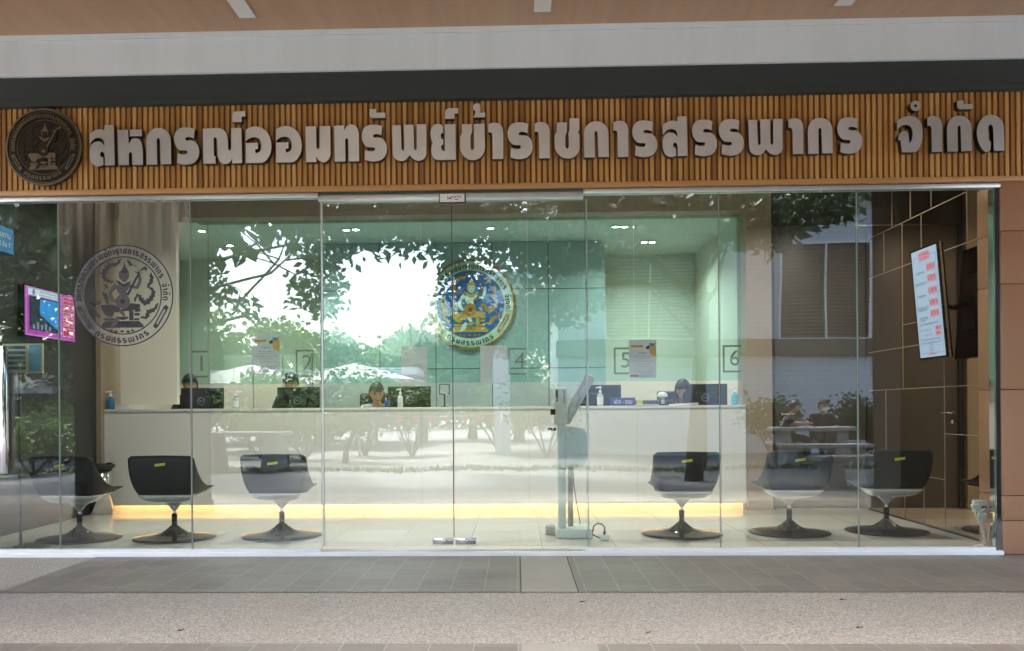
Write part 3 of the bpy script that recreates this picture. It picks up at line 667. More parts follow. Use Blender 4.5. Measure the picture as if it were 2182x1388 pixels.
# ---------------------------------------------------------------- glazing
def pane(name, px0, px1, Y, z0, z1, label, group, cat="glass panel", gm=front_glass):
    x0, x1 = at(px0, 800, Y).x, at(px1, 800, Y).x
    o = thing(name, label, cat, ((x0+x1)/2, Y, z0), 0, group)
    hw, h = (x1-x0)/2, z1-z0
    mb = MB()
    mb.add([(-hw, -0.006, 0), (hw, -0.006, 0), (hw, -0.006, h), (-hw, -0.006, h)], [(0, 1, 2, 3)], gm)
    mb.add([(-hw, 0.006, 0), (hw, 0.006, 0), (hw, 0.006, h), (-hw, 0.006, h)], [(3, 2, 1, 0)], gm)
    for sx in (-hw, hw): mb.add([(sx, -0.006, 0), (sx, 0.006, 0), (sx, 0.006, h), (sx, -0.006, h)], [(0, 1, 2, 3)], glass_edge)
    for zz in (0, h): mb.add([(-hw, -0.006, zz), (hw, -0.006, zz), (hw, 0.006, zz), (-hw, 0.006, zz)], [(0, 1, 2, 3)], glass_edge)
    o.rotation_euler.z = R(random.uniform(-0.1, 0.1)) if gm is not teller_glass else 0.0
    mb.build("pane", o); return o, hw, h
Y1, Y2 = -0.02, 0.022
zsill = 0.026
silic = M("grey_silicone", lin(150, 152, 148), 0.5, var=0.05)
grp = "fixed glass panels of the shopfront"
pxl = EYE.x
fixed = [(-190, 125, "clear glass panel at the far left in front of the dark side wall"), (128, 406, "clear glass panel carrying the black round emblem sticker"),
         (409, 684, "clear glass panel left of the doors in front of the first poster"), (1248, 1532, "clear glass panel right of the doors in front of the second poster"),
         (1535.5, 1826, "clear glass panel reflecting the louvred wall and seated people"), (1829, 2119, "clear glass panel at the right end in front of the tilted screen")]
fixed[0] = (int(1101+(XLW-0.15)*F/6.83), 125, fixed[0][2])
for a, b, lab in fixed:
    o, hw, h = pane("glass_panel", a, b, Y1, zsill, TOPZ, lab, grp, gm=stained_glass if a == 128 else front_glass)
    mb = MB(); mb.box((hw+0.0005, -0.005, 0), (hw+0.007, 0.005, h), silic)
    if b < 684 or (b > 1300 and b < 2100): mb.build("silicone_joint", o)
doors = []
for a, b, lab, s in ((690, 964, "left leaf of the frameless glass door with steel patch fitting", 1), (968, 1250, "right leaf of the frameless glass door beside the grey kiosk", -1)):
    o, hw, h = pane("glass_door", a, b, Y2, zsill+0.012, TOPZ-0.03, lab, "frameless glass door leaves", "glass door"); doors.append(o)
    e = hw*s
    mb = MB(); mb.box((e-s*0.165 if s > 0 else e, -0.02, 0.012), (e if s > 0 else e-s*0.165, 0.02, 0.062), chrome, 0.003)
    mb.box((e-s*0.16, -0.023, 0.036), (e-s*0.01, -0.0195, 0.039), charcoal)
    mb.lathe([(0, 0), (0.008, 0), (0.008, 0.003), (0, 0.003)], white_alu, (e-s*0.07, -0.0195, 0.046), 14, axis=Vector((0, -1, 0)))
    mb.build("patch_fitting", o)
    mb = MB(); mb.box((-hw*s-s*0.0005, -0.012, 0.0), (-hw*s-s*0.012, 0.012, h), alu); mb.build("edge_seal", o)
    if s > 0:
        mb = MB(); mb.box((hw+0.001, -0.004, 0.07), (hw+0.0075, 0.004, h), black_plastic); mb.build("meeting_strip", o)
sl_ = thing("aluminium_sill", "white aluminium sill under the whole glass shopfront", "sill")
xk_l = XLW-0.2
mb = MB(); mb.box((xk_l, -0.062, GZ-0.01), (xk-0.003, 0.06, 0.0), white_alu, 0.003); mb.build("base_sill", sl_)
mb = MB()
xa, xb = at(684, 1160, -0.02).x, at(1248, 1160, -0.02).x
for a, b in ((xk_l, xa), (xb, at(2119, 1160, -0.02).x)): mb.box((a, -0.045, 0.0005), (b, 0.012, zsill), white_alu, 0.002)
mb.box((xa+0.002, 0.0, 0.0005), (xb-0.002, 0.045, 0.012), alu, 0.002); mb.build("glazing_channel", sl_)
hd = thing("head_track", "aluminium track along the head of the glass under the timber trim", "track")
mb = MB()
mb.box((xk_l, -0.05, TOPZ+0.001), (xa, 0.03, TOPZ+0.035), alu, 0.002); mb.box((xb, -0.05, TOPZ+0.001), (xk-0.003, 0.03, TOPZ+0.035), alu, 0.002)
mb.box((xa+0.001, -0.03, TOPZ-0.028), (xb-0.001, 0.05, TOPZ+0.02), alu, 0.002); mb.build("track_rail", hd)
mb = MB(); mb.box((-5.2, -0.046, TOPZ+0.036), (xk+1.5, 0.1, zt0-0.001), charcoal); mb.build("shadow_gap_board", hd)
# door closer patch with the maker's mark
ca, cb = at(935, 412, -0.06), at(992, 434, -0.06)
cl = thing("door_closer_cover", "small white cover plate with KAYO lettering above the door joint", "door fitting", (0, 0, 0))
mb = MB(); mb.box((ca.x, -0.058, cb.z), (cb.x, 0.0, ca.z), charcoal, 0.003); mb.build("housing", cl)
mb = MB(); mb.box((ca.x+0.008, -0.063, cb.z+0.014), (cb.x-0.008, -0.0582, ca.z-0.006), white_alu, 0.001); fp = mb.build("cover_plate", cl)
frk = lambda u, v, d: Vector((u, -0.0632-d, v))
mb = MB(); ccx, ccz = (ca.x+cb.x)/2, (ca.z+cb.z)/2+0.006
write(mb, "KAYO", frk, ccx+0.034, ccz+0.004, 0.028, black_ink, 0.0004)
rect(mb, frk, ccx+0.022, ccz-0.019, ccx+0.046, ccz-0.013, grey_ink, 0.0004)
for q in ([(-.036, .014), (-.03, .014), (-.03, -.01), (-.036, -.012)], [(-.026, .012), (-.012, .002), (-.004, .006), (-.01, -.008), (-.004, -.018), (-.016, -.01), (-.036, -.017), (-.036, -.012), (-.02, -.006), (-.018, .004)]):
    mb.poly([[(ccx+a, ccz+b) for a, b in q]], frk, 0.0005, black_ink, False)
mb.build("lettering", cl)

# black emblem sticker on the glass
ec = at(262.5, 630, Y1-0.008); erad = 109.5*6.83/F
em = MB()
frost = film("frosted_film", lin(176, 172, 180), 0.3); frost2 = film("thin_frosted_film", lin(176, 172, 170), 0.07)
em.poly([circle(0, 0, erad*0.99, 96), circle(0, 0, erad*0.765, 96)], lambda u, v, d: Vector((u, -0.00002, v)), 0, frost); em.poly([circle(0, 0, erad*0.76, 96)], lambda u, v, d: Vector((u, -0.00002, v)), 0, frost2)
ink2 = M("sticker_grey_ink", lin(48, 43, 44), 0.6, var=0.1)
crest(em, lambda u, v, d: Vector((u, -d, v)), erad, dict(ring=black_ink, flame=ink2, gold=ink2, skin=M("sticker_mid_grey", lin(84, 78, 80), 0.6), dark=black_ink, lute=M("sticker_mid_grey"), line=black_ink, bar=ink2, text=black_ink), depth=0.0)
tag(em.build("emblem_sticker", None, (ec.x, Y1-0.008, ec.z)), "black printed round emblem sticker with seated figure on the left glass", "sticker")

# posters and blank sheets taped behind the glass
orange_pr, pink_pr, blue_pr = M("orange_print", lin(236, 190, 110), 0.8), M("pink_print", lin(226, 120, 150), 0.8), M("blue_print", lin(90, 150, 190), 0.8)
def poster(px0, py0, px1, py1, label):
    a, b = at(px0, py0, 0.03), at(px1, py1, 0.03); hw, hh = (b.x-a.x)/2, (a.z-b.z)/2
    Yp = Y1+0.0085
    o = thing("poster", label, "poster", ((a.x+b.x)/2, Yp, (a.z+b.z)/2), 0, "posters taped to the glass")
    fr = lambda u, v, d: Vector((u*hw, -d, v*hh))
    mb = MB(); mb.box((-hw, 0, -hh), (hw, 0.0008, hh), paper); mb.build("sheet", o)
    mb = MB()
    rect(mb, fr, -.88, .60, .05, .74, orange_pr, .0003); write(mb, "กองทุน 65 ปี ใหม่", fr, -.42, .67, .09, black_ink, .0006, .8)
    mb.poly([[(1-.0, .95)]+[(1-.55*math.sin(t*.157), .55-.42*math.cos(t*.157)) for t in range(11)][::-1]], fr, .0003, orange_pr, False)
    mb.poly([[(.22, .62), (.5, .74), (.52, .56), (.3, .5)]], fr, .0006, M("navy_print", lin(50, 70, 100), 0.8), False); mb.poly([[(.5, .86), (.9, .8), (.9, .7), (.55, .64)]], fr, .0006, blue_pr, False)
    write(mb, "ทำเลือก", fr, 0, .31, .12, M("maroon_print", lin(120, 40, 50), 0.8), .0006, .6)
    for v, wd, s in ((.14, 1.3, "เมื่อใช้บริการธนาคารออนไลน์"), (.02, 1.0, "แจ้งเตือนผ่านมือถือ"), (-.12, 1.7, "เริ่มใช้ตั้งแต่วันนี้ ถึงสิ้นเดือนธันวาคม"), (-.25, 1.0, "ที่สมาชิกใหม่ทุกท่าน"), (-.39, .75, "กองทุน 65 ปี"), (-.65, 1.1, "ติดต่อสอบถามเจ้าหน้าที่"), (-.75, .9, "โทร 02 272 9000")):
        write(mb, s, fr, 0 if v > -.6 else .2, v, .055, grey_ink, .0006, wd)
    rect(mb, fr, -.92, -.94, .9, -.84, M("pale_print", lin(214, 218, 226), 0.8), .0003); rect(mb, fr, -.92, -.94, -.3, -.84, pink_pr, .0006)
    mb.build("printing", o)
poster(540.5, 714, 599, 797, "white notice poster with orange corner on the glass left of the doors")
poster(1338.5, 726, 1397, 806, "white notice poster with orange corner on the glass right of the doors")
for px0, py0, px1, py1, lab in ((855, 739, 911, 822, "blank white paper sheet taped on the left door leaf"), (1023, 737, 1081, 818, "blank white paper sheet taped on the right door leaf")):
    Yp = Y2+0.0085; a, b = at(px0, py0, Yp), at(px1, py1, Yp); mb = MB()
    n = 8; vs = []; fs = []
    for i in range(n+1):
        for j in range(n+1):
            u, v = i/n, j/n; vs.append((a.x+(b.x-a.x)*u, Yp+0.0006+0.004*(u*(1-u))*v*(1-v)*4+0.003*max(0, u+(1-v)-1.6), b.z+(a.z-b.z)*v))
    for i in range(n):
        for j in range(n): k = i*(n+1)+j; fs.append((k, k+n+1, k+n+2, k+1))
    mb.add(vs, fs, paper, True); tag(mb.build("paper_sheet"), lab, "paper", "blank sheets on the doors")

# poster frame clipped by the left edge
a, b = at(16, 737, -0.06), at(18, 1010, -0.06)
t = thing("poster_board", "silver framed poster board cut off at the left edge", "poster frame", (a.x-0.6, -0.05, b.z))
mb = MB(); hh = a.z-b.z
for x0, x1, z0, z1 in ((0.545, 0.6, 0, hh), (0, 0.055, 0, hh), (0.0555, 0.5445, 0, 0.05), (0.0555, 0.5445, hh-0.05, hh)): mb.box((x0, -0.03, z0), (x1, 0.0, z1), chrome, 0.004)
mb.build("frame", t)
mb = MB(); mb.box((0.056, -0.012, 0.051), (0.544, -0.004, hh-0.051), M("magenta_print", lin(170, 60, 130), 0.6)); mb.build("backing", t)

# ---------------------------------------------------------------- counter and teller glass
zct = at(900, 868, YC_).z
zk = at(900, 1075, YC_).z
cnt = thing("service_counter", "long cream laminate service counter with a warm lit kick recess", "counter", (0, 0, 0))
mb = MB(); mb.box((xcl, YC_+0.003, zk), (xcr, YC_+0.04, zct-0.031), M("joint_backing", lin(150, 142, 130), 0.6))  # darker backing board that shows as joint lines between the front panels
for k in range(6): mb.box((xcl+(xcr-xcl)*k/6+0.001, YC_, zk), (xcl+(xcr-xcl)*(k+1)/6-0.001, YC_+0.0028, zct-0.032), cream)
mb.build("front_panel", cnt)
mb = MB(); mb.box((xcl, YC_-0.012, zct-0.03), (xcr+0.002, YC_+0.42, zct), cream, 0.002); mb.build("counter_top", cnt)
mb = MB(); mb.box((xcl, YC_+0.13, 0.0), (xcr-0.031, YC_+0.16, zk+0.0345), cream); mb.box((xcl, YC_+0.041, zk+0.035), (xcr-0.031, YC_+0.4, zk+0.05), cream); mb.build("kick_board", cnt)
mb = MB(); mb.box((xcl, YC_+0.16, zk+0.03), (xcl+0.03, YC_+0.42, zct-0.032), cream); mb.build("end_panel", cnt); mb = MB(); mb.box((xcr-0.03, YC_+0.041, 0.0), (xcr, YC_+0.42, zct-0.032), cream); mb.build("end_panel", cnt)
warm = lin(255, 196, 110)
mb = MB(); mb.box((xcl+0.05, YC_+0.045, zk+0.018), (xcr-0.05, YC_+0.058, zk+0.03), emis("led_warm", (1.0, 0.54, 0.20, 1), 2.0)); mb.build("led_strip", cnt)

edges_t = [384, 445, 672, 898, 1125, 1352, 1588]
zg0 = at(900, 815, YC_).z
tg_lab = ["narrow teal tinted teller glass at window 1", "teal tinted teller glass at window 2", "teal tinted teller glass at window 3 left of the round emblem", "teal tinted teller glass at window 4 right of the round emblem", "teal tinted teller glass at window 5 behind the second poster", "teal tinted teller glass at window 6 above the writing clerk"]
sq = M("number_film", lin(104, 114, 112), 0.6, var=0.05)
for i in range(6):
    o, hw, h = pane("teller_screen", edges_t[i]+0.8, edges_t[i+1]-0.8, YC_+0.2, zg0, zb-0.002, tg_lab[i], "teller glass screens on the counter", "glass screen", teller_glass)
    sc_ = F/9.28; Yn = -0.0075
    fr = lambda u, v, d: Vector((u, Yn-d, v))
    px0 = [405, 630, 857, 1083, 1308, 1540][i]
    c0 = at(px0, 748, YC_+0.192); c1 = at(px0+38, 805, YC_+0.192)
    u0, v1, v0 = c0.x-o.location.x, at(px0, [748, 746, 744, 742, 741, 736][i], YC_+0.192).z-zg0, at(px0, [805, 804, 801, 799, 798, 794][i], YC_+0.192).z-zg0
    u1 = min(u0+0.2, hw-0.004); th = 0.02
    mb = MB()
    rect(mb, fr, u0, v0, u0+th, v1, sq, 0); rect(mb, fr, u0+th, v1-th, u1, v1, sq, 0); rect(mb, fr, u0+th, v0, u1, v0+th, sq, 0)
    vs_, fs_, wd = text_geo(str(i+1)); 
    mb.add([fr((u0+u1)/2+0.03+p.x*0.25, (v0+v1)/2+p.y*0.25, 0.0003) for p in vs_], fs_, sq)
    mb.build("window_number", o)

# coloured emblem on the feature wall
c = at(1002, 649, YF-0.04); rr = 96*(YF-0.04+6.85)/F
ew = thing("round_emblem", "coloured round emblem with blue centre and gold figure on the grey wall", "emblem", (c.x, YF-0.004, c.z))
mb = MB(); mb.poly([circle(0, 0, rr, 96)], frp, 0.03, M("emblem_ivory", lin(226, 228, 210), 0.5)); mb.build("disc", ew)
mb = MB(); mb.poly([circle(0, 0, rr*1.01, 96), circle(0, 0, rr*0.965, 96)], frp, 0.04, M("emblem_gold", lin(168, 122, 62), 0.4, 0.4)); mb.build("rim", ew)
mb = MB(); mb.poly([circle(0, 0, rr*0.755, 96)], frp, 0.031, M("emblem_blue", lin(28, 98, 176), 0.5, var=0.15)); mb.build("centre_field", ew)
mb = MB()
gold_p = M("emblem_orange_gold", lin(196, 132, 56), 0.5, var=0.2, vscale=30); navy = M("emblem_navy", lin(34, 62, 78), 0.6)
crest(mb, frp, rr*0.97, dict(ring=M("emblem_gold"), flame=gold_p, gold=M("emblem_pale_gold", lin(214, 168, 84), 0.5, var=0.2, vscale=30), skin=M("emblem_white", lin(226, 226, 216), 0.5), dark=M("emblem_brown", lin(120, 74, 40), 0.5), lute=gold_p, line=navy, bar=gold_p, text=navy), depth=0.0315, ring_w=9); mb.build("painted_figure", ew)

# ---------------------------------------------------------------- lobby chairs
shell_black = M("black_upholstery", lin(16, 16, 16), 0.55, var=0.15, vscale=20)
shell_grey = M("grey_shell", lin(205, 207, 205), 0.2, 0.35, var=0.05)
base_dark = M("smoked_chrome", lin(70, 62, 55), 0.1, 0.85, var=0.08)
col_dark = M("dark_column", lin(40, 36, 34), 0.2, 0.5)
def sstep(a, b, x): t = max(0, min(1, (x-a)/(b-a))); return t*t*(3-2*t)
def Rrim(a):
    ar = R(a)
    if a <= 43.6: return 0.300/math.cos(ar)
    side = 0.2762/(math.sin(ar)-0.0328*math.cos(ar))
    if a <= 138: return side
    e = 0.2762/(math.sin(R(138))-0.0328*math.cos(R(138))); return e+(0.29-e)*sstep(136, 180, a)
def Hrim(a):
    if a < 41: return 0.745-0.004*(a/41)
    if a < 141: u = max(0, (0.30-Rrim(a)*math.cos(R(a)))/0.64); return 0.44+0.299*max(0, 1-u)**3.3
    return 0.44-0.02*sstep(141, 180, a)
ZB = 0.325
def shell_pt(phi, t, dr=0.0, dz=0.0):
    a = abs(math.degrees(phi)); k = 0.85*sstep(60, 130, a)
    s = (1-k)*math.sin(t*math.pi/2)**0.58+k*t; q = (1-k)*(1-math.cos(t*math.pi/2))**1.12+k*t**1.35
    rr_ = max(0.0, Rrim(a)*s-dr*min(1, t*3)); z = ZB+dz+(Hrim(a)-ZB)*q
    return Vector((rr_*math.sin(phi), -rr_*math.cos(phi), z))
def t_at(phi, z):
    lo, hi = 0.0, 1.0
    for _ in range(22):
        m_ = (lo+hi)/2
        if shell_pt(phi, m_).z < z: lo = m_
        else: hi = m_
    return lo
def shell_mesh(mb, t0, ztop, dro, dri, mat, zin=0.02, nphi=72, nt_=18, zo=0.0):
    vs, fs = [], []
    for layer, (dr, dz) in enumerate(((dro, zo), (dri, zin))):
        for j in range(nt_+1):
            for k in range(nphi):
                phi = -math.pi+2*math.pi*k/nphi; t1 = 1.0 if ztop is None else t_at(phi, ztop); t = t0+(t1-t0)*(j/nt_)**1.3
                vs.append(shell_pt(phi, t, dr, dz*(1-t) if layer else dz))
    N = (nt_+1)*nphi
    for j in range(nt_):
        for k in range(nphi):
            k2 = (k+1) % nphi; fs.append((j*nphi+k, j*nphi+k2, (j+1)*nphi+k2, (j+1)*nphi+k)); fs.append((N+j*nphi+k, N+(j+1)*nphi+k, N+(j+1)*nphi+k2, N+j*nphi+k2))
    for k in range(nphi):
        k2 = (k+1) % nphi; j = nt_*nphi; fs.append((j+k, j+k2, N+j+k2, N+j+k)); fs.append((k, N+k, N+k2, k2))
    mb.add(vs, fs, mat, True)
def make_chair():
    t = thing("lobby_chair", "x", "chair", (0, 0, 0), 0, "black swivel tub chairs in the lobby")
    mb = MB(); shell_mesh(mb, 0.005, None, 0.0, 0.022, shell_black); mb.build("upholstered_shell", t)
    mb = MB(); shell_mesh(mb, 0.005, 0.402, -0.009, -0.002, shell_grey, 0.001, 72, 10, -0.006); mb.build("under_shell", t)
    mb = MB(); mb.lathe([(0.016, 0.245), (0.03, 0.262), (0.05, 0.29), (0.085, 0.318), (0.10, 0.327), (0.02, 0.327)], shell_grey, n=28); mb.build("seat_cone", t)
    mb = MB(); mb.lathe([(0.015, 0.2), (0.015, 0.262), (0.0, 0.262)], chrome, n=20); mb.lathe([(0.023, 0.06), (0.024, 0.21), (0.018, 0.215), (0.0, 0.216)], col_dark, n=24); mb.build("column", t)
    mb = MB(); mb.lathe([(0.0, 0.0), (0.348, 0.0), (0.352, 0.006), (0.345, 0.011), (0.27, 0.018), (0.18, 0.030), (0.11, 0.052), (0.065, 0.082), (0.04, 0.105), (0.026, 0.115), (0.0, 0.115)], base_dark, n=64); mb.build("base", t)
    mb = MB(); y = shell_pt(0, 0.86).y-0.0025
    mb.add([shell_pt(R(q), tt, -0.003)+Vector((0, 0, 0)) for q, tt in ((-9, .90), (8, .915), (8, .885), (-9, .868))], [(0, 1, 2, 3)], yellow_tape); mb.build("yellow_tape", t)
    return t
ch_spec = [(170, 1149, 3, "black tub chair at the far left beside the steel bin"), (372, 1147, 0, "black tub chair behind the glass under the black emblem sticker"),
           (601, 1142, -1, "black tub chair just left of the glass doors"), (1453, 1139, 1, "black tub chair nearest the grey kiosk, facing the counter squarely"),
           (1682, 1136, -2, "black tub chair in front of the dark grey door"), (1889, 1133, 1, "black tub chair closest to the bronze mirror wall")]
c0 = make_chair()
for i, (px, py, rz, lab) in enumerate(ch_spec):
    p = gat(px, py, 0.0)
    if i == 0: c0.location = (p.x, p.y, 0.001); c0.rotation_euler.z = R(-rz); c0['label'] = lab
    else: dup(c0, (p.x, p.y, 0.001), R(-rz), lab)

# ---------------------------------------------------------------- lobby things
p = gat(217, 1096, 0)
t = thing("steel_bin", "tall polished steel bin with a black dish top beside the pier", "bin", (p.x, p.y, 0.0))
mb = MB(); mb.lathe([(0, 0.001), (0.115, 0.001), (0.115, 0.5), (0.11, 0.5), (0.0, 0.49)], chrome, n=40); mb.build("drum", t)
mb = MB(); mb.lathe([(0.118, 0.501), (0.135, 0.51), (0.14, 0.535), (0.13, 0.545), (0.10, 0.52), (0.0, 0.515)], black_plastic, n=40); mb.build("dish_top", t)
mb = MB(); mb.box((0.06, -0.03, 0.546), (0.12, 0.01, 0.565), black_plastic, 0.004); mb.build("lid_clip", t)

Yk = 0.62
def kx(px): return at(px, 1000, Yk).x
def kz(py): return at(1215, py, Yk).z
ko = thing("measuring_kiosk", "grey teal upright kiosk with rounded side panel behind the right door", "kiosk", (kx(1216), Yk, 0.0))
ox = kx(1216); K = lambda px: kx(px)-ox
mb = MB(); mb.box((K(1184), -0.02, 0.002), (K(1262), 0.34, kz(1127)), teal_metal, 0.012); mb.lathe([(0, 0.003), (0.13, 0.003), (0.13, kz(1127)*0.8), (0.12, kz(1127)*0.85), (0, kz(1127)*0.85)], M("scale_grey", lin(150, 150, 146), 0.5), (K(1196), 0.30, 0), 36); mb.build("base", ko)
mb = MB(); mb.box((K(1189), 0.02, kz(1127)+0.001), (K(1206), 0.10, kz(905)), teal_metal, 0.008); mb.build("front_post", ko)
mb = MB(); mb.box((K(1212), 0.14, kz(1127)+0.001), (K(1223), 0.2, kz(990)), M("kiosk_warm_grey", lin(150, 146, 134), 0.5), 0.004); mb.build("rear_post", ko)
u0, u1, v0, v1 = K(1206.5), K(1251), kz(996), kz(908)
ol = [(u0, v0), (u1-0.07, v0)]+[(u1-0.07+0.07*math.sin(R(a)), v0+0.07-0.07*math.cos(R(a))) for a in range(15, 91, 15)]+[(u1-0.07+0.07*math.cos(R(a)), v1-0.085+0.07*math.sin(R(a))) for a in range(0, 76, 15)]+[(u0, v1)]
mb = MB(); mb.poly([ol], lambda u, v, d: Vector((u, 0.10-d, v)), 0.075, teal_metal); mb.build("side_panel", ko)
mb = MB(); mb.box((K(1182), 0.0, kz(905)), (K(1210), 0.1, kz(826)), white_plastic, 0.012); mb.box((K(1185.5), -0.004, kz(856)), (K(1190), 0.003, kz(826)-0.02), black_plastic, 0.002); mb.box((K(1202), -0.003, kz(860)), (K(1204), 0.002, kz(832)), grey_ink); mb.build("sanitizer_head", ko)
mb = MB(); mb.box((K(1174), -0.01, kz(884)), (K(1184), 0.05, kz(872)), black_plastic, 0.004); mb.build("hand_sensor", ko); mb = MB(); mb.box((K(1168), -0.005, kz(918)), (K(1186), 0.05, kz(912)), black_plastic, 0.005); mb.build("drip_tray", ko)
mb = MB()
a_, b_ = Vector((K(1206), 0.08, kz(900))), Vector((K(1262), 0.16, kz(800)))
dv = (b_-a_); q = Vector((dv.x, 0, dv.z)).normalized()
rotk = Matrix((q, Vector((0, 1, 0)), Vector((-q.z, 0, q.x)))).transposed()
mb.rbox((a_+b_)/2, (dv.length, 0.05, 0.09), rotk, M("arm_grey", lin(196, 200, 200), 0.4), 0.006); mb.rbox((a_+b_)/2+Vector((0.0, -0.028, 0)), (dv.length*0.96, 0.006, 0.012), rotk, alu, 0.001); mb.build("measuring_arm", ko)
pts = [(K(1224), 0.2, kz(1000)), (K(1226), 0.2, kz(1040)), (K(1232), 0.22, kz(1080)), (K(1238), 0.24, kz(1112)), (K(1240), 0.25, kz(1126))]
mb = MB(); mb.tube(pts, 0.004, black_plastic, 8); mb.build("cable", ko)

# socket block and its lead, right of the door
p = gat(1288, 1152, 0.0)
t = thing("socket_block", "white socket block with a looped black lead on the lobby floor", "socket", (p.x, p.y, 0))
mb = MB(); mb.box((-0.035, -0.02, 0.001), (0.04, 0.05, 0.05), white_plastic, 0.005); mb.build("block", t)
mb = MB(); mb.tube([(0.0, 0.0, 0.05), (0.0, 0.0, 0.075)], 0.011, black_plastic); mb.tube([(0.0, 0, 0.075), (0.005, 0, 0.11), (-0.02, 0, 0.14), (-0.06, 0, 0.145), (-0.09, 0.0, 0.12), (-0.095, 0.01, 0.08)], 0.006, black_plastic, 8)
mb.tube([(-0.095, 0.01, 0.085), (-0.1, 0.01, 0.05), (-0.06, 0.0, 0.03), (-0.034, 0.0, 0.02)], 0.006, black_plastic, 8); mb.build("lead", t)
# wall sockets at the right with hanging white leads
p = at(2094, 1083, 0.10)
t = thing("wall_socket", "white double wall socket with hanging white leads by the mirror wall", "socket", (p.x, 0.12, p.z))
mb = MB(); mb.box((-0.06, 0, -0.035), (0.055, 0.03, 0.06), white_plastic, 0.004); mb.box((-0.02, -0.001, -0.12), (0.045, 0.028, -0.04), white_plastic, 0.004); mb.build("plate", t)
mb = MB(); mb.box((-0.085, -0.03, 0.005), (-0.03, 0.0, 0.03), white_plastic, 0.004); mb.build("plug", t); mb = MB(); mb.box((0.0, -0.02, -0.005), (0.03, 0.0, 0.015), black_plastic, 0.003); mb.build("plug", t)
mb = MB(); H = -p.z
mb.tube([(-0.07, -0.03, 0.0), (-0.06, -0.035, -0.06), (-0.02, -0.03, -0.14), (0.01, -0.02, H+0.06), (-0.01, -0.01, H+0.02), (-0.06, 0.0, H+0.007)], 0.0065, white_plastic, 8)
mb.tube([(0.015, -0.02, 0.0), (-0.02, -0.03, -0.03), (-0.03, -0.03, -0.08), (0.0, -0.03, -0.15), (0.02, -0.02, H+0.04), (0.0, 0.0, H+0.008), (-0.05, 0.02, H+0.007)], 0.0055, white_plastic, 8)
mb.tube([(0.05, -0.005, -0.02), (0.07, -0.02, -0.01), (0.06, -0.03, -0.09), (0.04, -0.02, H+0.09), (0.05, 0.0, H+0.02), (0.06, 0.03, H+0.007)], 0.005, white_plastic, 8); mb.build("lead", t)

# ---------------------------------------------------------------- screens
# tilted rate board on the right wall
tl, tr_, br, blc = Vector((3.545, 1.12, 0)), Vector((3.545, 0.62, 0)), None, None
d1, d2 = at(1936, 537, 1.10), at(2000, 515, 0.60)
ztop = 0.5*(d1.z+d2.z); zbot = 0.5*(at(1957, 767, 1.10).z+at(2022, 762, 0.60).z)
xtop, xbot = 0.5*(d1.x+d2.x), 0.5*(at(1957, 767, 1.10).x+at(2022, 762, 0.60).x)
ud = Vector((xtop-xbot, 0, ztop-zbot)); hS = ud.length; ud.normalize()
rd = Vector((0, -1, 0)); nd = rd.cross(ud); nd = nd if nd.x < 0 else -nd
ctr = Vector(((xtop+xbot)/2, 0.85, (ztop+zbot)/2)); wS = 0.5
frt = lambda u, v, d: rd*(u*wS/2)+ud*(v*hS/2)+nd*d
tv = thing("rate_screen", "tilted portrait screen listing pink percentage rates by the mirror wall", "screen", ctr)
def slab(mb, fr, u, v, d0, d1, mat):
    vs = [fr(a, b, d) for d in (d0, d1) for a, b in ((-u, -v), (u, -v), (u, v), (-u, v))]
    mb.add(vs, [(3, 2, 1, 0), (4, 5, 6, 7), (0, 1, 5, 4), (1, 2, 6, 5), (2, 3, 7, 6), (3, 0, 4, 7)], mat)
mb = MB(); slab(mb, frt, 1.0, 1.0, -0.05, 0.0, black_gloss); slab(mb, frt, 0.5, 0.5, -0.08, -0.0505, black_plastic); mb.build("casing", tv)
mb = MB(); slab(mb, lambda u, v, d: frt(u, v, d)+rd*(wS/2+0.006), 0.012, 1.0, -0.03, -0.012, steel); mb.build("side_trim", tv)
mb = MB(); c2 = (XRW-ctr.x); mb.tube([nd*-0.08, Vector((c2-0.002, 0, -0.05))], 0.022, black_plastic); mb.build("wall_bracket", tv)
scw, pinkS, redS, navyS, greyS = screen("blue_white", 176, 196, 222), screen("pink", 214, 150, 168), screen("red", 120, 8, 30), screen("navy", 26, 36, 64), screen("grey_blue", 120, 136, 164)
mb = MB(); rect(mb, frt, -.925, -.965, .925, .965, scw, .001); mb.build("display", tv)
mb = MB()
for u0, v0, u1, v1 in ((-.82, -.9, -.81, .84), (.81, -.9, .82, .84), (-.82, -.9, .82, -.895), (-.82, .835, .82, .84)): rect(mb, frt, u0, v0, u1, v1, navyS, .002)
rect(mb, frt, -.4, .76, .42, .92, pinkS, .003); write(mb, "อัตราดอกเบี้ยเงินกู้", frt, 0, .87, .05, redS, .004, .7); write(mb, "1 ม.ค. 2565", frt, 0, .80, .04, redS, .004, .5)
rows = [(.62, "5.75 %", "เงินกู้สามัญ"), (.42, "5.75 %", "เงินกู้สามัญทั่วไป"), (.20, "5.75 %", "เงินกู้พิเศษ"), (-.01, "3.75 %", "เงินกู้ฉุกเฉิน"), (-.20, "5.75 %", "เงินกู้สามัญ")]
for v, pc_, lab in rows:
    rect(mb, frt, .12, v-.065, .74, v+.065, pinkS, .003); write(mb, pc_, frt, .43, v, .105, redS, .004, .56)
    write(mb, lab, frt, -.38, v-.06, .06, navyS, .004, .6 if len(lab) < 14 else .8)
write(mb, "เพื่อการศึกษา", frt, -.38, -.115, .05, navyS, .004, .6); write(mb, "ฐานทุน", frt, -.45, -.30, .05, navyS, .004, .4)
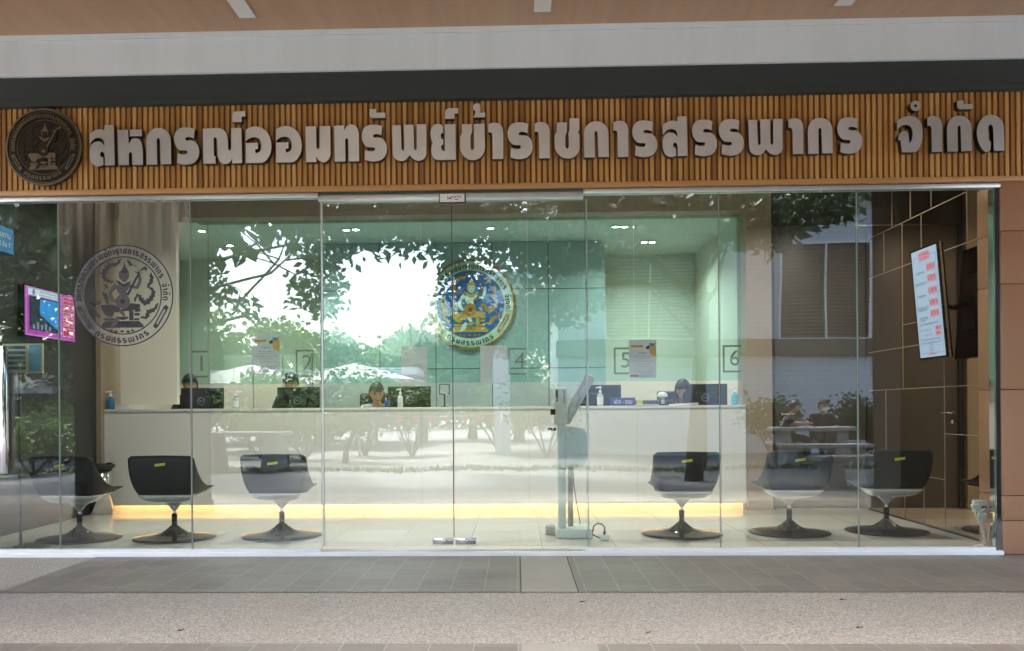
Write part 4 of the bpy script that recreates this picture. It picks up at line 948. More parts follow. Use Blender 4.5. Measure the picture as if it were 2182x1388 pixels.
write(mb, "เงินฝากออมทรัพย์ และประจำ", frt, -.02, -.37, .06, navyS, .004, 1.3); write(mb, "แบบ 1.25 (เดือน 1-6)", frt, -.3, -.48, .045, navyS, .004, .8); write(mb, "ปีที่ 1 เดือน 7-12", frt, -.15, -.57, .045, navyS, .004, .6)
for v, s in ((-.47, "4.00 %"), (-.56, "5.00 %")): rect(mb, frt, .38, v-.045, .76, v+.045, pinkS, .003); write(mb, s, frt, .57, v, .06, redS, .004, .32)
write(mb, "ปีที่ 2 สมาชิกขอทุนสะสมรายเดือน", frt, 0, -.65, .045, navyS, .004, 1.45); write(mb, "อัตราดอกเบี้ยเงินกู้ปกติ 1.00", frt, 0, -.71, .045, navyS, .004, 1.4)
mb.poly([[(p_[0], p_[1]*.5-.80) for p_ in circle(0, 0, .14, 24)], [(p_[0], p_[1]*.5-.80) for p_ in circle(0, 0, .11, 24)]], frt, .004, greyS, False); mb.poly([[(-.04, -.83), (.04, -.83), (0, -.77)]], frt, .004, greyS, False)
rect(mb, frt, -.25, -.93, .25, -.885, pinkS, .003); write(mb, "ได้ทันที", frt, 0, -.907, .03, redS, .0045, .3)
mb.build("display_writing", tv)

# magenta screen on the left wall
q0, q1 = atx(53, 605, XLW+0.07), atx(53, 715, XLW+0.07); q2 = atx(162, 640, XLW+0.07)
lw_, lh = (q2.y-q0.y), (q0.z-q1.z)
frl = lambda u, v, d: Vector((d, u*lw_/2, v*lh/2))
lt = thing("wall_screen", "magenta landscape screen with a blue photo and number table on the left wall", "screen", (XLW+0.06, (q0.y+q2.y)/2, (q0.z+q1.z)/2))
mb = MB(); slab(mb, frl, 1.0, 1.0, -0.058, 0.0, black_gloss); mb.build("casing", lt)
mg, mg2, crim, skyb, pale, dkb = screen("magenta", 176, 60, 176), screen("violet", 120, 60, 160), screen("crimson", 190, 40, 100), screen("sky", 40, 140, 214), screen("pale", 196, 222, 236), screen("dark_blue", 30, 44, 60)
mb = MB(); rect(mb, frl, -.98, -.97, .98, .97, mg, .001); mb.build("display", lt)
mb = MB()
rect(mb, frl, -.86, .64, .32, .9, pale, .002); write(mb, "สหกรณ์ออมทรัพย์", frl, -.08, .83, .11, dkb, .004, .7); write(mb, "ข้าราชการสรรพากร จำกัด", frl, -.08, .71, .1, dkb, .004, .74)
mb.poly([[(p_[0]*.5-.66, p_[1]+.77) for p_ in circle(0, 0, .12, 24)]], frl, .003, greyS, False)
rect(mb, frl, -.82, -.72, .30, .60, dkb, .002); mb.poly([[(-.42, .56), (.28, .56), (.26, -.6), (-.44, -.05)]], frl, .003, skyb, False)
for k_ in range(5): rect(mb, frl, -.7+k_*.15, -.68, -.62+k_*.15, -.5+.1*(k_ % 2), greyS, .003)
rect(mb, frl, .48, -.78, .93, .86, crim, .002)
for v in (.86, .56, .22, -.12, -.46, -.78): rect(mb, frl, .48, v-.008, .93, v+.008, pale, .003)
for u in (.48, .745, .925): rect(mb, frl, u-.006, -.78, u+.006, .86, pale, .003)
write(mb, "หมายเลข ช่อง", frl, .7, .72, .09, pale, .004, .38)
for v, a_, b_ in ((.39, "511", "5"), (.05, "048", "5"), (-.29, "018", "2")): write(mb, a_, frl, .61, v, .24, pale, .004, .19); write(mb, b_, frl, .84, v, .24, pale, .004, .06)
for u0, v0, u1, v1 in ((-.93, -.93, .40, -.915), (-.93, .925, .40, .94), (-.93, -.93, -.92, .94), (.39, -.93, .40, .94)): rect(mb, frl, u0, v0, u1, v1, pale, .003)
mb.build("display_writing", lt)
# blue notice board higher up on the left wall, teal form board below
q0, q1 = atx(-60, 462, XLW+0.03), atx(30, 545, XLW+0.03); hy = (q1.y-q0.y)/2
t = thing("blue_notice", "blue wall notice with white lettering high on the left wall", "notice", (XLW+0.025, (q0.y+q1.y)/2, atx(30, 517, XLW+0.03).z))
frn = lambda u, v, d: Vector((d, u*hy, v*0.115))
bl = M("notice_blue", lin(60, 130, 190), 0.5)
mb = MB(); slab(mb, frn, 1, 1, -0.024, 0.0, bl); mb.build("board", t)
mb = MB(); write(mb, "ติดต่อ สอบถาม", frn, 0.1, .35, .6, paper, .002, 1.5); write(mb, "ห้องสหกรณ์ ชั้น 1", frn, 0.1, -.4, .5, paper, .002, 1.4); mb.build("writing", t)
a, b = at(5, 733, 0.1), at(91, 795, 0.1)
t = thing("form_rack_board", "cream board with teal rounded slots standing behind the left glass", "board", ((a.x+b.x)/2, 0.1, 0))
hw = (b.x-a.x)/2; tl_ = M("slot_teal", lin(70, 140, 150), 0.5)
mb = MB(); mb.box((-hw, 0, b.z), (hw, 0.02, a.z), M("board_cream", lin(226, 214, 180), 0.6), 0.003); mb.build("board", t)
mb = MB()
for k_ in range(5):
    z = a.z-0.018-k_*0.042; mb.box((-hw+0.012, -0.004, z-0.026), (hw*0.15, -0.0005, z), tl_, 0.0018)
mb.box((hw*0.32, -0.004, b.z+0.012), (hw-0.012, -0.0005, a.z-0.012), M("slot_blue", lin(120, 180, 205), 0.5), 0.0018); mb.build("slot_strip", t)
mb = MB(); mb.tube([(-hw*0.2, 0.012, 0.012), (-hw*0.2, 0.012, b.z)], 0.012, charcoal); mb.lathe([(0, 0.001), (0.14, 0.001), (0.14, 0.01), (0, 0.012)], charcoal, (-hw*0.2, 0.16, 0), 30); mb.tube([(-hw*0.2, 0.012, 0.014), (-hw*0.2, 0.16, 0.014)], 0.01, charcoal); mb.build("stand", t)
# ---------------------------------------------------------------- people
def skin_mesh(verts, edges, radii, mat, mb, levels=2, root=0):
    me = bpy.data.meshes.new("body"); me.from_pydata([tuple(v) for v in verts], edges, []); o = bpy.data.objects.new("body", me); COL.objects.link(o)
    md = o.modifiers.new("s", 'SKIN'); md.use_smooth_shade = True
    ss = o.modifiers.new("d", 'SUBSURF'); ss.levels = levels; ss.render_levels = levels
    for i, r_ in enumerate(radii):
        sv = me.skin_vertices[0].data[i]; sv.radius = r_ if isinstance(r_, tuple) else (r_, r_); sv.use_root = (i == root)
    dg = bpy.context.evaluated_depsgraph_get(); m2 = bpy.data.meshes.new_from_object(o.evaluated_get(dg))
    mb.add([v.co.copy() for v in m2.vertices], [tuple(p.vertices) for p in m2.polygons], mat, True)
    bpy.data.objects.remove(o); bpy.data.meshes.remove(me); bpy.data.meshes.remove(m2)
def head_shape(mb, c, rot, mat, s=1.0):
    """skull, jaw, nose, brow, ears, eyes and mouth in one go; face looks along -y before rot"""
    bm = bmesh.new(); bmesh.ops.create_uvsphere(bm, u_segments=28, v_segments=20, radius=1.0)
    for v in bm.verts:
        x, y, z = v.co; f = max(0, -y)
        sx, sy, sz = 0.078, 0.098, 0.118
        if z < 0: sx *= 1-0.30*(-z)**1.5; sy *= 1-0.16*(-z)
        px, py, pz = x*sx, y*sy, z*sz
        nose = math.exp(-((x/0.16)**2))*math.exp(-(((z+0.12)/0.24)**2))*(f**2); py -= 0.020*nose
        sock = (math.exp(-(((abs(x)-0.40)/0.16)**2)))*math.exp(-(((z-0.08)/0.11)**2))*f; py += 0.010*sock
        chin = math.exp(-((x/0.3)**2))*math.exp(-(((z+0.85)/0.18)**2))*f; py -= 0.012*chin
        lips = math.exp(-((x/0.28)**2))*math.exp(-(((z+0.47)/0.08)**2))*f; py -= 0.006*lips
        v.co = (px, py, pz)
    mtx = Matrix.Translation(c) @ rot.to_4x4() @ Matrix.Scale(s, 4)
    mb.bm(bm, mat, True, mtx); bm.free()
    eye_m = M("eye_dark", lin(30, 22, 20), 0.3); lip_m = M("lip", lin(150, 84, 78), 0.5)
    for sx in (-1, 1):
        b2 = bmesh.new(); bmesh.ops.create_uvsphere(b2, u_segments=10, v_segments=8, radius=1)
        for v in b2.verts: v.co = (sx*0.031+v.co.x*0.010, -0.082+v.co.y*0.006, 0.010+v.co.z*0.0036)
        mb.bm(b2, eye_m, True, mtx); b2.free()
        b2 = bmesh.new(); bmesh.ops.create_uvsphere(b2, u_segments=10, v_segments=8, radius=1)
        for v in b2.verts: v.co = (sx*(0.078+v.co.x*0.008), 0.005+v.co.y*0.018, -0.005+v.co.z*0.030)
        mb.bm(b2, mat, True, mtx); b2.free()
        b2 = bmesh.new(); bmesh.ops.create_cube(b2, size=1)
        for v in b2.verts: v.co = (sx*0.031+v.co.x*0.03, -0.0885+v.co.y*0.006, 0.029+v.co.z*0.005-abs(v.co.x)*0.004)
        mb.bm(b2, hair_black, True, mtx); b2.free()
    b2 = bmesh.new(); bmesh.ops.create_uvsphere(b2, u_segments=12, v_segments=6, radius=1)
    for v in b2.verts: v.co = (v.co.x*0.024, -0.087+v.co.y*0.006, -0.054+v.co.z*0.006)
    mb.bm(b2, lip_m, True, mtx); b2.free()
    return mtx
def hair(mtx, parent, style, mat, s=1.0):
    bm = bmesh.new(); bmesh.ops.create_uvsphere(bm, u_segments=40, v_segments=28, radius=1.0)
    rnd = random.Random(len(style))
    kill = []
    for v in bm.verts:
        x, y, z = v.co
        line = 0.30 if y < -0.35 else (0.30-(y+0.35)*1.0 if y < 0.35 else -0.42)
        if style == 'long': line = 0.40 if y < -0.45 else -2
        line += 0.10*math.sin(x*17+y*9)*(1 if style == 'short' else 0.4)+rnd.uniform(-.05, .05)
        if z < line: kill.append(v)
        j = 1+rnd.uniform(-.02, .06)
        sx, sy, sz = 0.087, 0.108, 0.130
        zz = z*sz*j
        if style == 'long' and z < 0: zz = z*0.26; sx *= 1.0+0.25*(-z); 
        v.co = (x*sx*j, y*sy*j+0.006, zz+0.004)
    bmesh.ops.delete(bm, geom=kill, context='VERTS')
    mb = MB(); mb.bm(bm, mat, True, mtx); bm.free()
    o = mb.build("hair", parent); md = o.modifiers.new("thick", 'SOLIDIFY'); md.thickness = 0.012*s; md.offset = 0
    return o
def hand_chain(V, E, RD, wrist_i, wrist, d, side, curl=0.35):
    """palm and five bent fingers along direction d"""
    d = d.normalized(); up = Vector((0, 0, 1)); s = d.cross(up).normalized()*side; n = s.cross(d).normalized()
    if n.z > 0: n = -n
    palm = wrist+d*0.075; V.append(palm); pi = len(V)-1; E.append((wrist_i, pi)); RD.append((0.036, 0.017))
    for k, (off, ln) in enumerate(((-0.030, 0.055), (-0.010, 0.072), (0.010, 0.068), (0.030, 0.052))):
        a = palm+d*0.022+s*off; b = a+d*ln*0.5+n*ln*curl*0.4; c = b+d*ln*0.4+n*ln*curl
        i0 = len(V); V += [a, b, c]; RD += [0.0095, 0.009, 0.0075]; E += [(pi, i0), (i0, i0+1), (i0+1, i0+2)]
    a = wrist+d*0.04-s*0.035+n*0.004; b = a-s*0.012+d*0.03+n*0.008; c = b+d*0.025+n*0.006
    i0 = len(V); V += [a, b, c]; RD += [0.012, 0.010, 0.008]; E += [(wrist_i, i0), (i0, i0+1), (i0+1, i0+2)]
def person(loc, face, label, hair_style, top_mat, bottom_mat, seat=0.46, lean=0.0, head_rot=(0, 0), arms='table', table=0.74, group=None, mask=False):
    t = thing("person", label, "person", loc, face, group)
    hip = Vector((0, 0, seat+0.09)); chest = Vector((0, -0.10*lean-0.01, seat+0.40)); nk = Vector((0, -0.24*lean-0.02, seat+0.585-0.04*lean)); hb = Vector((0, -0.30*lean-0.03, seat+0.645-0.06*lean))
    V = [hip, Vector((0, -0.04*lean, seat+0.24)), chest, nk, hb]; E = [(0, 1), (1, 2), (2, 3), (3, 4)]; RD = [(0.15, 0.11), (0.135, 0.10), (0.15, 0.10), (0.055, 0.055), (0.05, 0.052)]
    SV, SE, SR = [hip, V[1], chest, nk-Vector((0, 0, 0.03))], [(0, 1), (1, 2), (2, 3)], [(0.165, 0.125), (0.152, 0.116), (0.168, 0.116), (0.066, 0.064)]
    TV, TE, TR = [hip], [], [(0.17, 0.13)]
    for sx in (-1, 1):
        sh = Vector((sx*0.185, chest.y, seat+0.50-0.03*lean)); 
        if arms == 'table': el = Vector((sx*0.245, chest.y-0.14, table+0.02)); wr = Vector((sx*0.10, chest.y-0.34, table+0.04))
        else: el = Vector((sx*0.24, chest.y-0.10, seat+0.22)); wr = Vector((sx*0.06, chest.y-0.32, seat+0.20))
        i = len(V); V += [sh, el, wr]; RD += [0.062, 0.043, 0.029]; E += [(2, i), (i, i+1), (i+1, i+2)]
        hand_chain(V, E, RD, i+2, wr, (wr-el)*Vector((1, 1, 0.3)), sx)
        j = len(SV); SV += [sh, sh.lerp(el, 0.8)]; SR += [0.078, 0.064]; SE += [(2, j), (j, j+1)]
        hj_ = Vector((sx*0.095, -0.03, seat+0.08)); kn = Vector((sx*0.13, -0.44, seat+0.055)); an = Vector((sx*0.12, -0.42, 0.09)); toe = Vector((sx*0.13, -0.56, 0.035))
        i = len(V); V += [hj_, kn, an, toe]; RD += [0.085, 0.058, 0.040, (0.042, 0.03)]; E += [(0, i), (i, i+1), (i+1, i+2), (i+2, i+3)]
        j = len(TV); TV += [hj_, kn, an+Vector((0, 0, 0.04))]; TR += [0.098, 0.074, 0.06]; TE += [(0, j), (j, j+1), (j+1, j+2)]
    mb = MB(); skin_mesh(V, E, RD, skin, mb, 2)
    rot = Matrix.Rotation(head_rot[1], 3, 'Z') @ Matrix.Rotation(head_rot[0], 3, 'X')
    hc = hb+rot @ Vector((0, -0.012, 0.085)); mtx = head_shape(mb, hc, rot, skin); mb.build("body", t)
    mb = MB(); skin_mesh(SV, SE, SR, top_mat, mb, 2); mb.build("shirt", t)
    mb = MB(); skin_mesh(TV, TE, TR, bottom_mat, mb, 2); mb.build("trousers", t)
    hair(mtx, t, hair_style, hair_black)
    if mask:
        bm = bmesh.new(); bmesh.ops.create_uvsphere(bm, u_segments=20, v_segments=12, radius=1)
        bmesh.ops.delete(bm, geom=[v for v in bm.verts if v.co.y > 0.1], context='VERTS')
        for v in bm.verts: v.co = (v.co.x*0.074, v.co.y*0.055-0.058, v.co.z*0.05-0.050)
        mb = MB(); mb.bm(bm, paper, True, mtx); bm.free(); mb.build("face_mask", t)
    return t
blk, navyc, greyc = M("black_cloth", lin(26, 25, 26), 0.85, var=0.2, vscale=20), M("navy_cloth", lin(34, 40, 62), 0.85, var=0.25, vscale=20), M("grey_cloth", lin(150, 152, 160), 0.85, var=0.1, vscale=20)
YP = 3.78
def px_at(px, Y): return at(px, 800, Y).x
FZ = 0.151
desk_z = 0.74+FZ
for px, lab, st, mat_, lean, hr, dz in ((412, "seated clerk with short dark hair behind the monitor at window 1", 'short', blk, 0.3, (R(14), 0), FZ+0.11), (626, "seated clerk at window 2, only dark hair showing over the monitor", 'short', navyc, 0.35, (R(22), 0), FZ+0.13),
                                (806, "seated man in a grey shirt looking down at window 3", 'short', greyc, 0.5, (R(24), R(14)), FZ+0.01), (1447, "clerk with long dark hair bent over papers at window 6", 'long', blk, 0.9, (R(34), R(-16)), FZ+0.05)):
    person((px_at(px, YP), YP+0.03, dz), 0, lab, st, mat_, blk, 0.47, lean, hr, 'table', desk_z-dz+0.01, "clerks seated behind the counter")
# desk along the inside of the counter
dk = thing("clerk_desk", "pale clerk desk running behind the service counter", "desk", (0, 0, 0))
mb = MB(); mb.box((xcl+0.05, YC_+0.44, desk_z-0.03), (xcr-0.05, YC_+0.95, desk_z), cream, 0.003); mb.build("desk_top", dk)
mb = MB()
for x in (xcl+0.1, xcl+2.3, xcr-2.3, xcr-0.14): mb.box((x, YC_+0.46, FZ), (x+0.04, YC_+0.93, desk_z-0.031), cream)
mb.build("support_panel", dk)
# office chairs behind the clerks
def office_chair(px, lab, first):
    t = thing("office_chair", lab, "office chair", (px_at(px, YP+0.02), YP+0.05, FZ), 0, "black office chairs behind the counter")
    mb = MB(); mb.box((-0.25, -0.24, 0.42), (0.25, 0.24, 0.48), black_plastic, 0.02); mb.build("seat", t)
    mb = MB(); mb.box((-0.25, 0.25, 0.56), (0.25, 0.31, 1.18), black_plastic, 0.028); mb.box((-0.04, 0.262, 0.4), (0.04, 0.30, 0.56), black_plastic, 0.01); mb.build("backrest", t)
    mb = MB(); mb.lathe([(0.03, 0.08), (0.03, 0.42), (0, 0.42)], black_plastic, n=16)
    for k in range(5): a = 2*math.pi*k/5; mb.tube([(0, 0, 0.09), (0.29*math.cos(a), 0.29*math.sin(a), 0.05)], [0.025, 0.016], black_plastic, 8); mb.lathe([(0, 0.0), (0.024, 0.004), (0.024, 0.045), (0, 0.05)], black_plastic, (0.29*math.cos(a), 0.29*math.sin(a), 0), 12)
    mb.build("star_base", t); return t
oc = office_chair(402, "black office chair of the clerk at window 1", True)
for px, lab in ((622, "black office chair of the clerk at window 2"), (800, "black office chair of the man at window 3"), (1452, "black office chair of the clerk bent over papers")):
    dup(oc, (px_at(px, YP+0.02), YP+0.05, FZ), 0, lab)
# monitors on the desk: backs towards the lobby
YM = YC_+0.62
def monitor():
    t = thing("monitor", "x", "monitor", (0, 0, 0), 0, "monitors behind the counter")
    mb = MB(); mb.box((-0.255, 0, 0.14), (0.255, 0.035, 0.46), black_plastic, 0.008); mb.box((-0.12, -0.025, 0.2), (0.12, 0.0, 0.36), black_plastic, 0.01); mb.build("casing", t)
    mb = MB(); mb.box((-0.04, -0.015, 0.012), (0.04, 0.0, 0.25), M("monitor_stand_grey", lin(120, 122, 124), 0.4), 0.004); mb.box((-0.12, -0.06, 0.0), (0.12, 0.13, 0.012), M("monitor_stand_grey"), 0.004); mb.build("stand", t)
    mb = MB(); frm = lambda u, v, d: Vector((u, -0.0255-d, v+0.30)); lg = M("badge_silver", lin(150, 160, 166), 0.4)
    mb.poly([circle(0, 0, 0.045, 32), circle(0, 0, 0.039, 32)], frm, 0.0008, lg, False); write(mb, "DELL", frm, 0, 0, 0.03, lg, 0.0008, 0.058); mb.build("badge", t)
    return t
mo = monitor(); zoff = {}
for i, (px, dy, lab) in enumerate(((430, 0, "black monitor with ring badge hiding the clerk at window 1"), (635, 0, "black monitor with ring badge below the hair at window 2"), (872, 0.1, "black monitor behind the paper sheet on the left door"), (1278, 0.05, "black monitor beside the white topped pump bottle at window 5"), (1502, 0.02, "black monitor right of the clerk bent over papers"))):
    loc = (px_at(px, YM+dy), YM+dy, desk_z+0.045)
    if i == 0: mo.location = loc; mo['label'] = lab
    else: dup(mo, loc, R((0, -3, 4, 6, -5)[i]), lab)
def plinth(px, dy, i):
    pass
mb = MB()
for px, dy in ((430, 0), (635, 0), (872, 0.1), (1278, 0.05), (1502, 0.02)): mb.box((px_at(px, YM+dy)-0.2, YM+dy-0.1, desk_z+0.0005), (px_at(px, YM+dy)+0.2, YM+dy+0.16, desk_z+0.0445), cream, 0.002)
mb.build("monitor_riser", dk)
# pump bottles and small things on the counter
def pump(px, Y, h, wd, liquid, capm, lab, labelm=None, flat=False):
    p = at(px, 868, Y); t = thing("pump_bottle", lab, "pump bottle", (p.x, Y, zct+0.001), 0, "hand sanitizer pump bottles on the counter")
    b = h*0.62
    mb = MB(); mb.lathe([(0, 0), (wd, 0.0), (wd, b*0.82), (wd*0.85, b*0.93), (wd*0.4, b), (wd*0.38, b+0.01), (0, b+0.01)], liquid, n=24); mb.build("bottle", t)
    mb = MB(); mb.lathe([(0, b+0.0105), (wd*0.5, b+0.0105), (wd*0.5, b+0.03), (wd*0.2, b+0.034), (wd*0.18, h-0.02), (wd*0.45, h-0.018), (wd*0.45, h-0.004), (0, h)], capm, n=18); mb.tube([(0, 0, h-0.01), (-wd*1.1, -0.005, h-0.012), (-wd*1.35, -0.005, h-0.024)], 0.006, capm, 8); mb.build("pump_head", t)
    if labelm:
        mb = MB(); n = 14; vs = []
        for z in (b*0.12, b*0.72):
            for k in range(n+1): a = R(-160+140*k/n); vs.append(((wd+0.0008)*math.cos(a), (wd+0.0008)*math.sin(a), z))
        mb.add(vs, [(k, k+1, n+2+k, n+1+k) for k in range(n)], labelm, True); mb.build("paper_label", t)
blue_l = M("blue_gel", lin(40, 110, 150), 0.1); clear_l = M("clear_gel", lin(190, 205, 205), 0.1); aqua_l = M("aqua_gel", lin(96, 190, 215), 0.15)
pump(236, YC_+0.05, 0.21, 0.042, blue_l, white_plastic, "dark blue pump bottle at the left end of the counter", blue_l)
pump(503, YC_+0.08, 0.20, 0.036, clear_l, white_plastic, "clear pump bottle on the counter below the first poster", paper)
pump(853, YC_+0.06, 0.21, 0.03, white_plastic, white_plastic, "slim white pump bottle near the man at window 3")
pump(1279, YC_+0.08, 0.215, 0.034, clear_l, white_plastic, "white labelled pump bottle left of the blue name block", paper)
pump(1566, YC_+0.06, 0.20, 0.036, aqua_l, white_plastic, "light blue pump bottle at the right end of the counter", aqua_l)
a, b = at(1302, 849, YC_+0.06), at(1354, 866, YC_+0.06)
t = thing("name_block", "blue counter name block with white Thai words", "sign", ((a.x+b.x)/2, YC_+0.06, zct+0.001))
hw = (b.x-a.x)/2; mb = MB(); mb.box((-hw, 0, 0), (hw, 0.05, 0.088), M("block_blue", lin(58, 68, 140), 0.5), 0.003); mb.build("block", t)
mb = MB(); write(mb, "ฝาก - ถอน", lambda u, v, d: Vector((u, -0.0008-d, v)), 0, 0.042, 0.07, paper, 0.0002, hw*1.45); mb.build("writing", t)
p = px_at(1381, YC_+0.55)
t = thing("receipt_printer", "dark grey counter printer with a yellow note on it", "printer", (p, YC_+0.6, desk_z+0.001))
mb = MB(); mb.box((-0.2, 0, 0), (0.2, 0.3, 0.32), M("printer_grey", lin(70, 74, 76), 0.5), 0.015); mb.box((-0.16, -0.03, 0.26), (0.14, -0.0005, 0.27), white_plastic, 0.003); mb.build("casing", t)
mb = MB(); mb.box((-0.13, -0.012, 0.271), (-0.06, -0.008, 0.32), yellow_tape); mb.build("yellow_note", t)
p = px_at(1411, YC_+0.1)
t = thing("slip_dispenser", "black holder with a white dome top and striped front on the counter", "holder", (p, YC_+0.1, zct+0.001))
mb = MB(); mb.box((-0.035, -0.03, 0), (0.035, 0.04, 0.085), black_plastic, 0.004); mb.build("holder", t)
mb = MB(); mb.lathe([(0.02, 0.0855), (0.055, 0.095), (0.058, 0.115), (0.04, 0.14), (0.0, 0.148)], white_plastic, n=24); mb.build("dome_top", t)
mb = MB()
for k in range(4): mb.box((-0.02, -0.032, 0.02+k*0.016), (0.02, -0.0302, 0.028+k*0.016), paper)
mb.build("slips", t)
a, b = at(1428, 862, YC_+0.05), at(1490, 860, YC_+0.05)
mb = MB()
for k in range(5):
    ang = random.uniform(-.12, .12); mb.rbox(Vector(((a.x+b.x)/2, YC_+0.13, zct+0.003+k*0.0042)), (0.29, 0.2, 0.0036), Matrix.Rotation(ang, 3, 'Z') @ Matrix.Rotation(R(-1.5-k*0.25), 3, 'Y'), paper)
o = mb.build("paper_stack"); tag(o, "loose stack of white papers on the counter before the bent clerk", "papers")
p = px_at(825, YC_+0.05)
t = thing("stationery_pot", "blue stationery pot with a red pen on the counter", "pot", (p, YC_+0.05, zct+0.001))
mb = MB(); mb.lathe([(0, 0), (0.03, 0), (0.032, 0.075), (0.028, 0.075), (0.027, 0.01), (0, 0.01)], M("block_blue"), n=20); mb.build("pot", t)
mb = MB(); mb.tube([(0.01, 0, 0.012), (0.022, 0, 0.12)], 0.005, M("red_plastic", lin(190, 40, 40), 0.4)); mb.tube([(-0.01, 0.005, 0.012), (-0.018, 0.01, 0.11)], 0.005, white_plastic); mb.build("pen", t)
c = at(948, 829, YC_+0.15)
t = thing("number_display", "small grey square counter display near the door joint", "display", (c.x, YC_+0.1, zct+0.001))
mb = MB(); mb.tube([(0, 0, 0.002), (0, 0, 0.14)], 0.008, black_plastic); mb.box((-0.04, -0.03, 0.0), (0.04, 0.03, 0.006), black_plastic); mb.build("stand", t)
mb = MB(); mb.box((-0.058, -0.012, 0.14), (0.058, 0.012, 0.255), black_plastic, 0.004); mb.box((-0.05, -0.0135, 0.148), (0.05, -0.0122, 0.247), M("display_grey", lin(170, 184, 180), 0.3)); mb.build("face", t)
t = thing("document_box", "low cream box on the counter beside the blue pump bottle", "box", (px_at(258, YC_+0.1), YC_+0.1, zct+0.001))
mb = MB(); mb.box((-0.09, 0, 0), (0.09, 0.12, 0.045), cream, 0.004); mb.build("body", t)
mb = MB(); mb.box((-0.092, -0.002, 0.0455), (0.092, 0.122, 0.056), cream, 0.003); mb.build("lid", t)

# ---------------------------------------------------------------- downlights (lit)
lens_m = emis("lamp_lens", (1.0, 0.86, 0.66, 1), 9.0)
def downlight(x, y, z, lab, grp, power, size=0.09, tone=(1.0, 0.91, 0.79)):
    t = thing("downlight", lab, "downlight", (x, y, z), 0, grp)
    mb = MB(); mb.lathe([(0.05, -0.0005), (0.065, -0.004), (0.065, -0.012), (0.045, -0.016), (0.043, -0.004)], white_alu, n=28); mb.build("trim_ring", t)
    mb = MB(); mb.lathe([(0.0, -0.012), (0.03, -0.011), (0.041, -0.006)], lens_m, n=24); mb.build("lens", t)
    l = bpy.data.lights.new("downlight_lamp", 'AREA'); l.shape = 'DISK'; l.size = size; l.energy = power; l.color = tone; l.spread = R(140)
    lo = bpy.data.objects.new("downlight_lamp", l); COL.objects.link(lo); lo.parent = t; lo.location = (0, 0, -0.03)
    return t
PW_L, PW_O = 2.4, 1.1
for i, x in enumerate((-3.6, -1.8, 0.0, 1.8, 3.1)):
    downlight(x, 1.35, 3.599, "lit downlight in the lobby ceiling, out of the glass head's view", "lobby ceiling downlights", PW_L)
def downlight_ceiling(px, py, lab):
    p = gat(px, py, 3.299); return downlight(p.x, min(max(p.y, 3.2), 5.3), 3.299, lab, "office ceiling downlights", PW_O, tone=(1.0, 0.965, 0.90))
for px, py, lab in ((430, 491, "lit downlight over window 1, left of the sky reflection"), (738, 489, "left one of the lit downlight pair over window 3"), (758, 488, "right one of the lit downlight pair over window 3"), (1045, 485, "single lit downlight above the round emblem"), (1313, 482, "left one of the lit downlight pair over window 5"), (1331, 482, "right one of the lit downlight pair over window 5"),
                    (1373, 515, "left one of the small lit downlight pair in the middle of the right office"), (1390, 515, "right one of the small lit downlight pair in the middle of the right office"), (1502, 552, "left one of the bright downlight pair deepest in the office"), (1518, 552, "right one of the bright downlight pair deepest in the office"), (1557, 508, "lit downlight near the top right corner of the teller glass"), (490, 522, "lit downlight glowing inside the sky reflection over window 2")):
    downlight_ceiling(px, py, lab)

# fallen leaves on the pavement
leafb = M("dry_leaf", lin(96, 84, 58), 0.8, var=0.3, vscale=40)
for i, (px, py, lab) in enumerate(((1797, 1279, "dark fallen leaf lying nearest the paving band on the right"), (1832, 1338, "thin brown fallen leaf low on the right of the pavement"), (1242, 1283, "small fallen leaf just below the plain concrete strip"), (1382, 1349, "pale twig like fallen leaf low in the middle"), (386, 1344, "small fallen leaf on the left of the pavement"))):
    p = gat(px, py, GZ); mb = MB(); a = 0.3*i
    pts = [(-0.024, 0), (-0.01, 0.008), (0.01, 0.007), (0.026, 0), (0.01, -0.007), (-0.01, -0.008)]
    q = [(x*math.cos(a)-y*math.sin(a), x*math.sin(a)+y*math.cos(a)) for x, y in pts]
    mb.add([(x, y, 0.002+0.006*(k % 2)) for k, (x, y) in enumerate(q)]+[(0, 0, 0.001)], [(k, (k+1) % 6, 6) for k in range(6)], leafb)
    tag(mb.build("fallen_leaf", None, (p.x, p.y, GZ)), lab, "leaf", "fallen leaves on the pavement")
# ---------------------------------------------------------------- the plaza opposite, seen mirrored in the glass
def crown_mesh(mb, blobs, n, size, mat, rnd, clump=26, flat=0.0):
    vs, fs = [], []
    tot = sum(b[3]*b[4]*b[5] for b in blobs)
    for cx_, cy_, cz_, rx, ry, rz in blobs:
        k = max(1, int(n/clump*rx*ry*rz/tot))
        for _ in range(k):
            d = Vector((rnd.gauss(0, 1), rnd.gauss(0, 1), rnd.gauss(0, 1))).normalized()*(rnd.random()**0.45)
            c = Vector((cx_+d.x*rx, cy_+d.y*ry, cz_+d.z*rz)); cr = 0.16*(rx*ry*rz)**(1/3)+0.08
            for _ in range(clump):
                p = c+Vector((rnd.gauss(0, cr), rnd.gauss(0, cr), rnd.gauss(0, cr*0.7)))
                ax = Vector((rnd.gauss(0, 1), rnd.gauss(0, 1), rnd.gauss(-0.5, 0.6))).normalized(); nn = ax.cross(Vector((rnd.gauss(0, 1), rnd.gauss(0, 1), rnd.gauss(0, 1)))).normalized()
                s = size*rnd.uniform(0.6, 1.3); w_ = s*0.28; bn = ax.cross(nn)*s*0.06
                o = len(vs); vs += [p, p+ax*s*0.45+nn*w_+bn, p+ax*s, p+ax*s*0.45-nn*w_+bn]; fs += [(o, o+1, o+2), (o, o+2, o+3)]
    mb.add(vs, fs, mat)
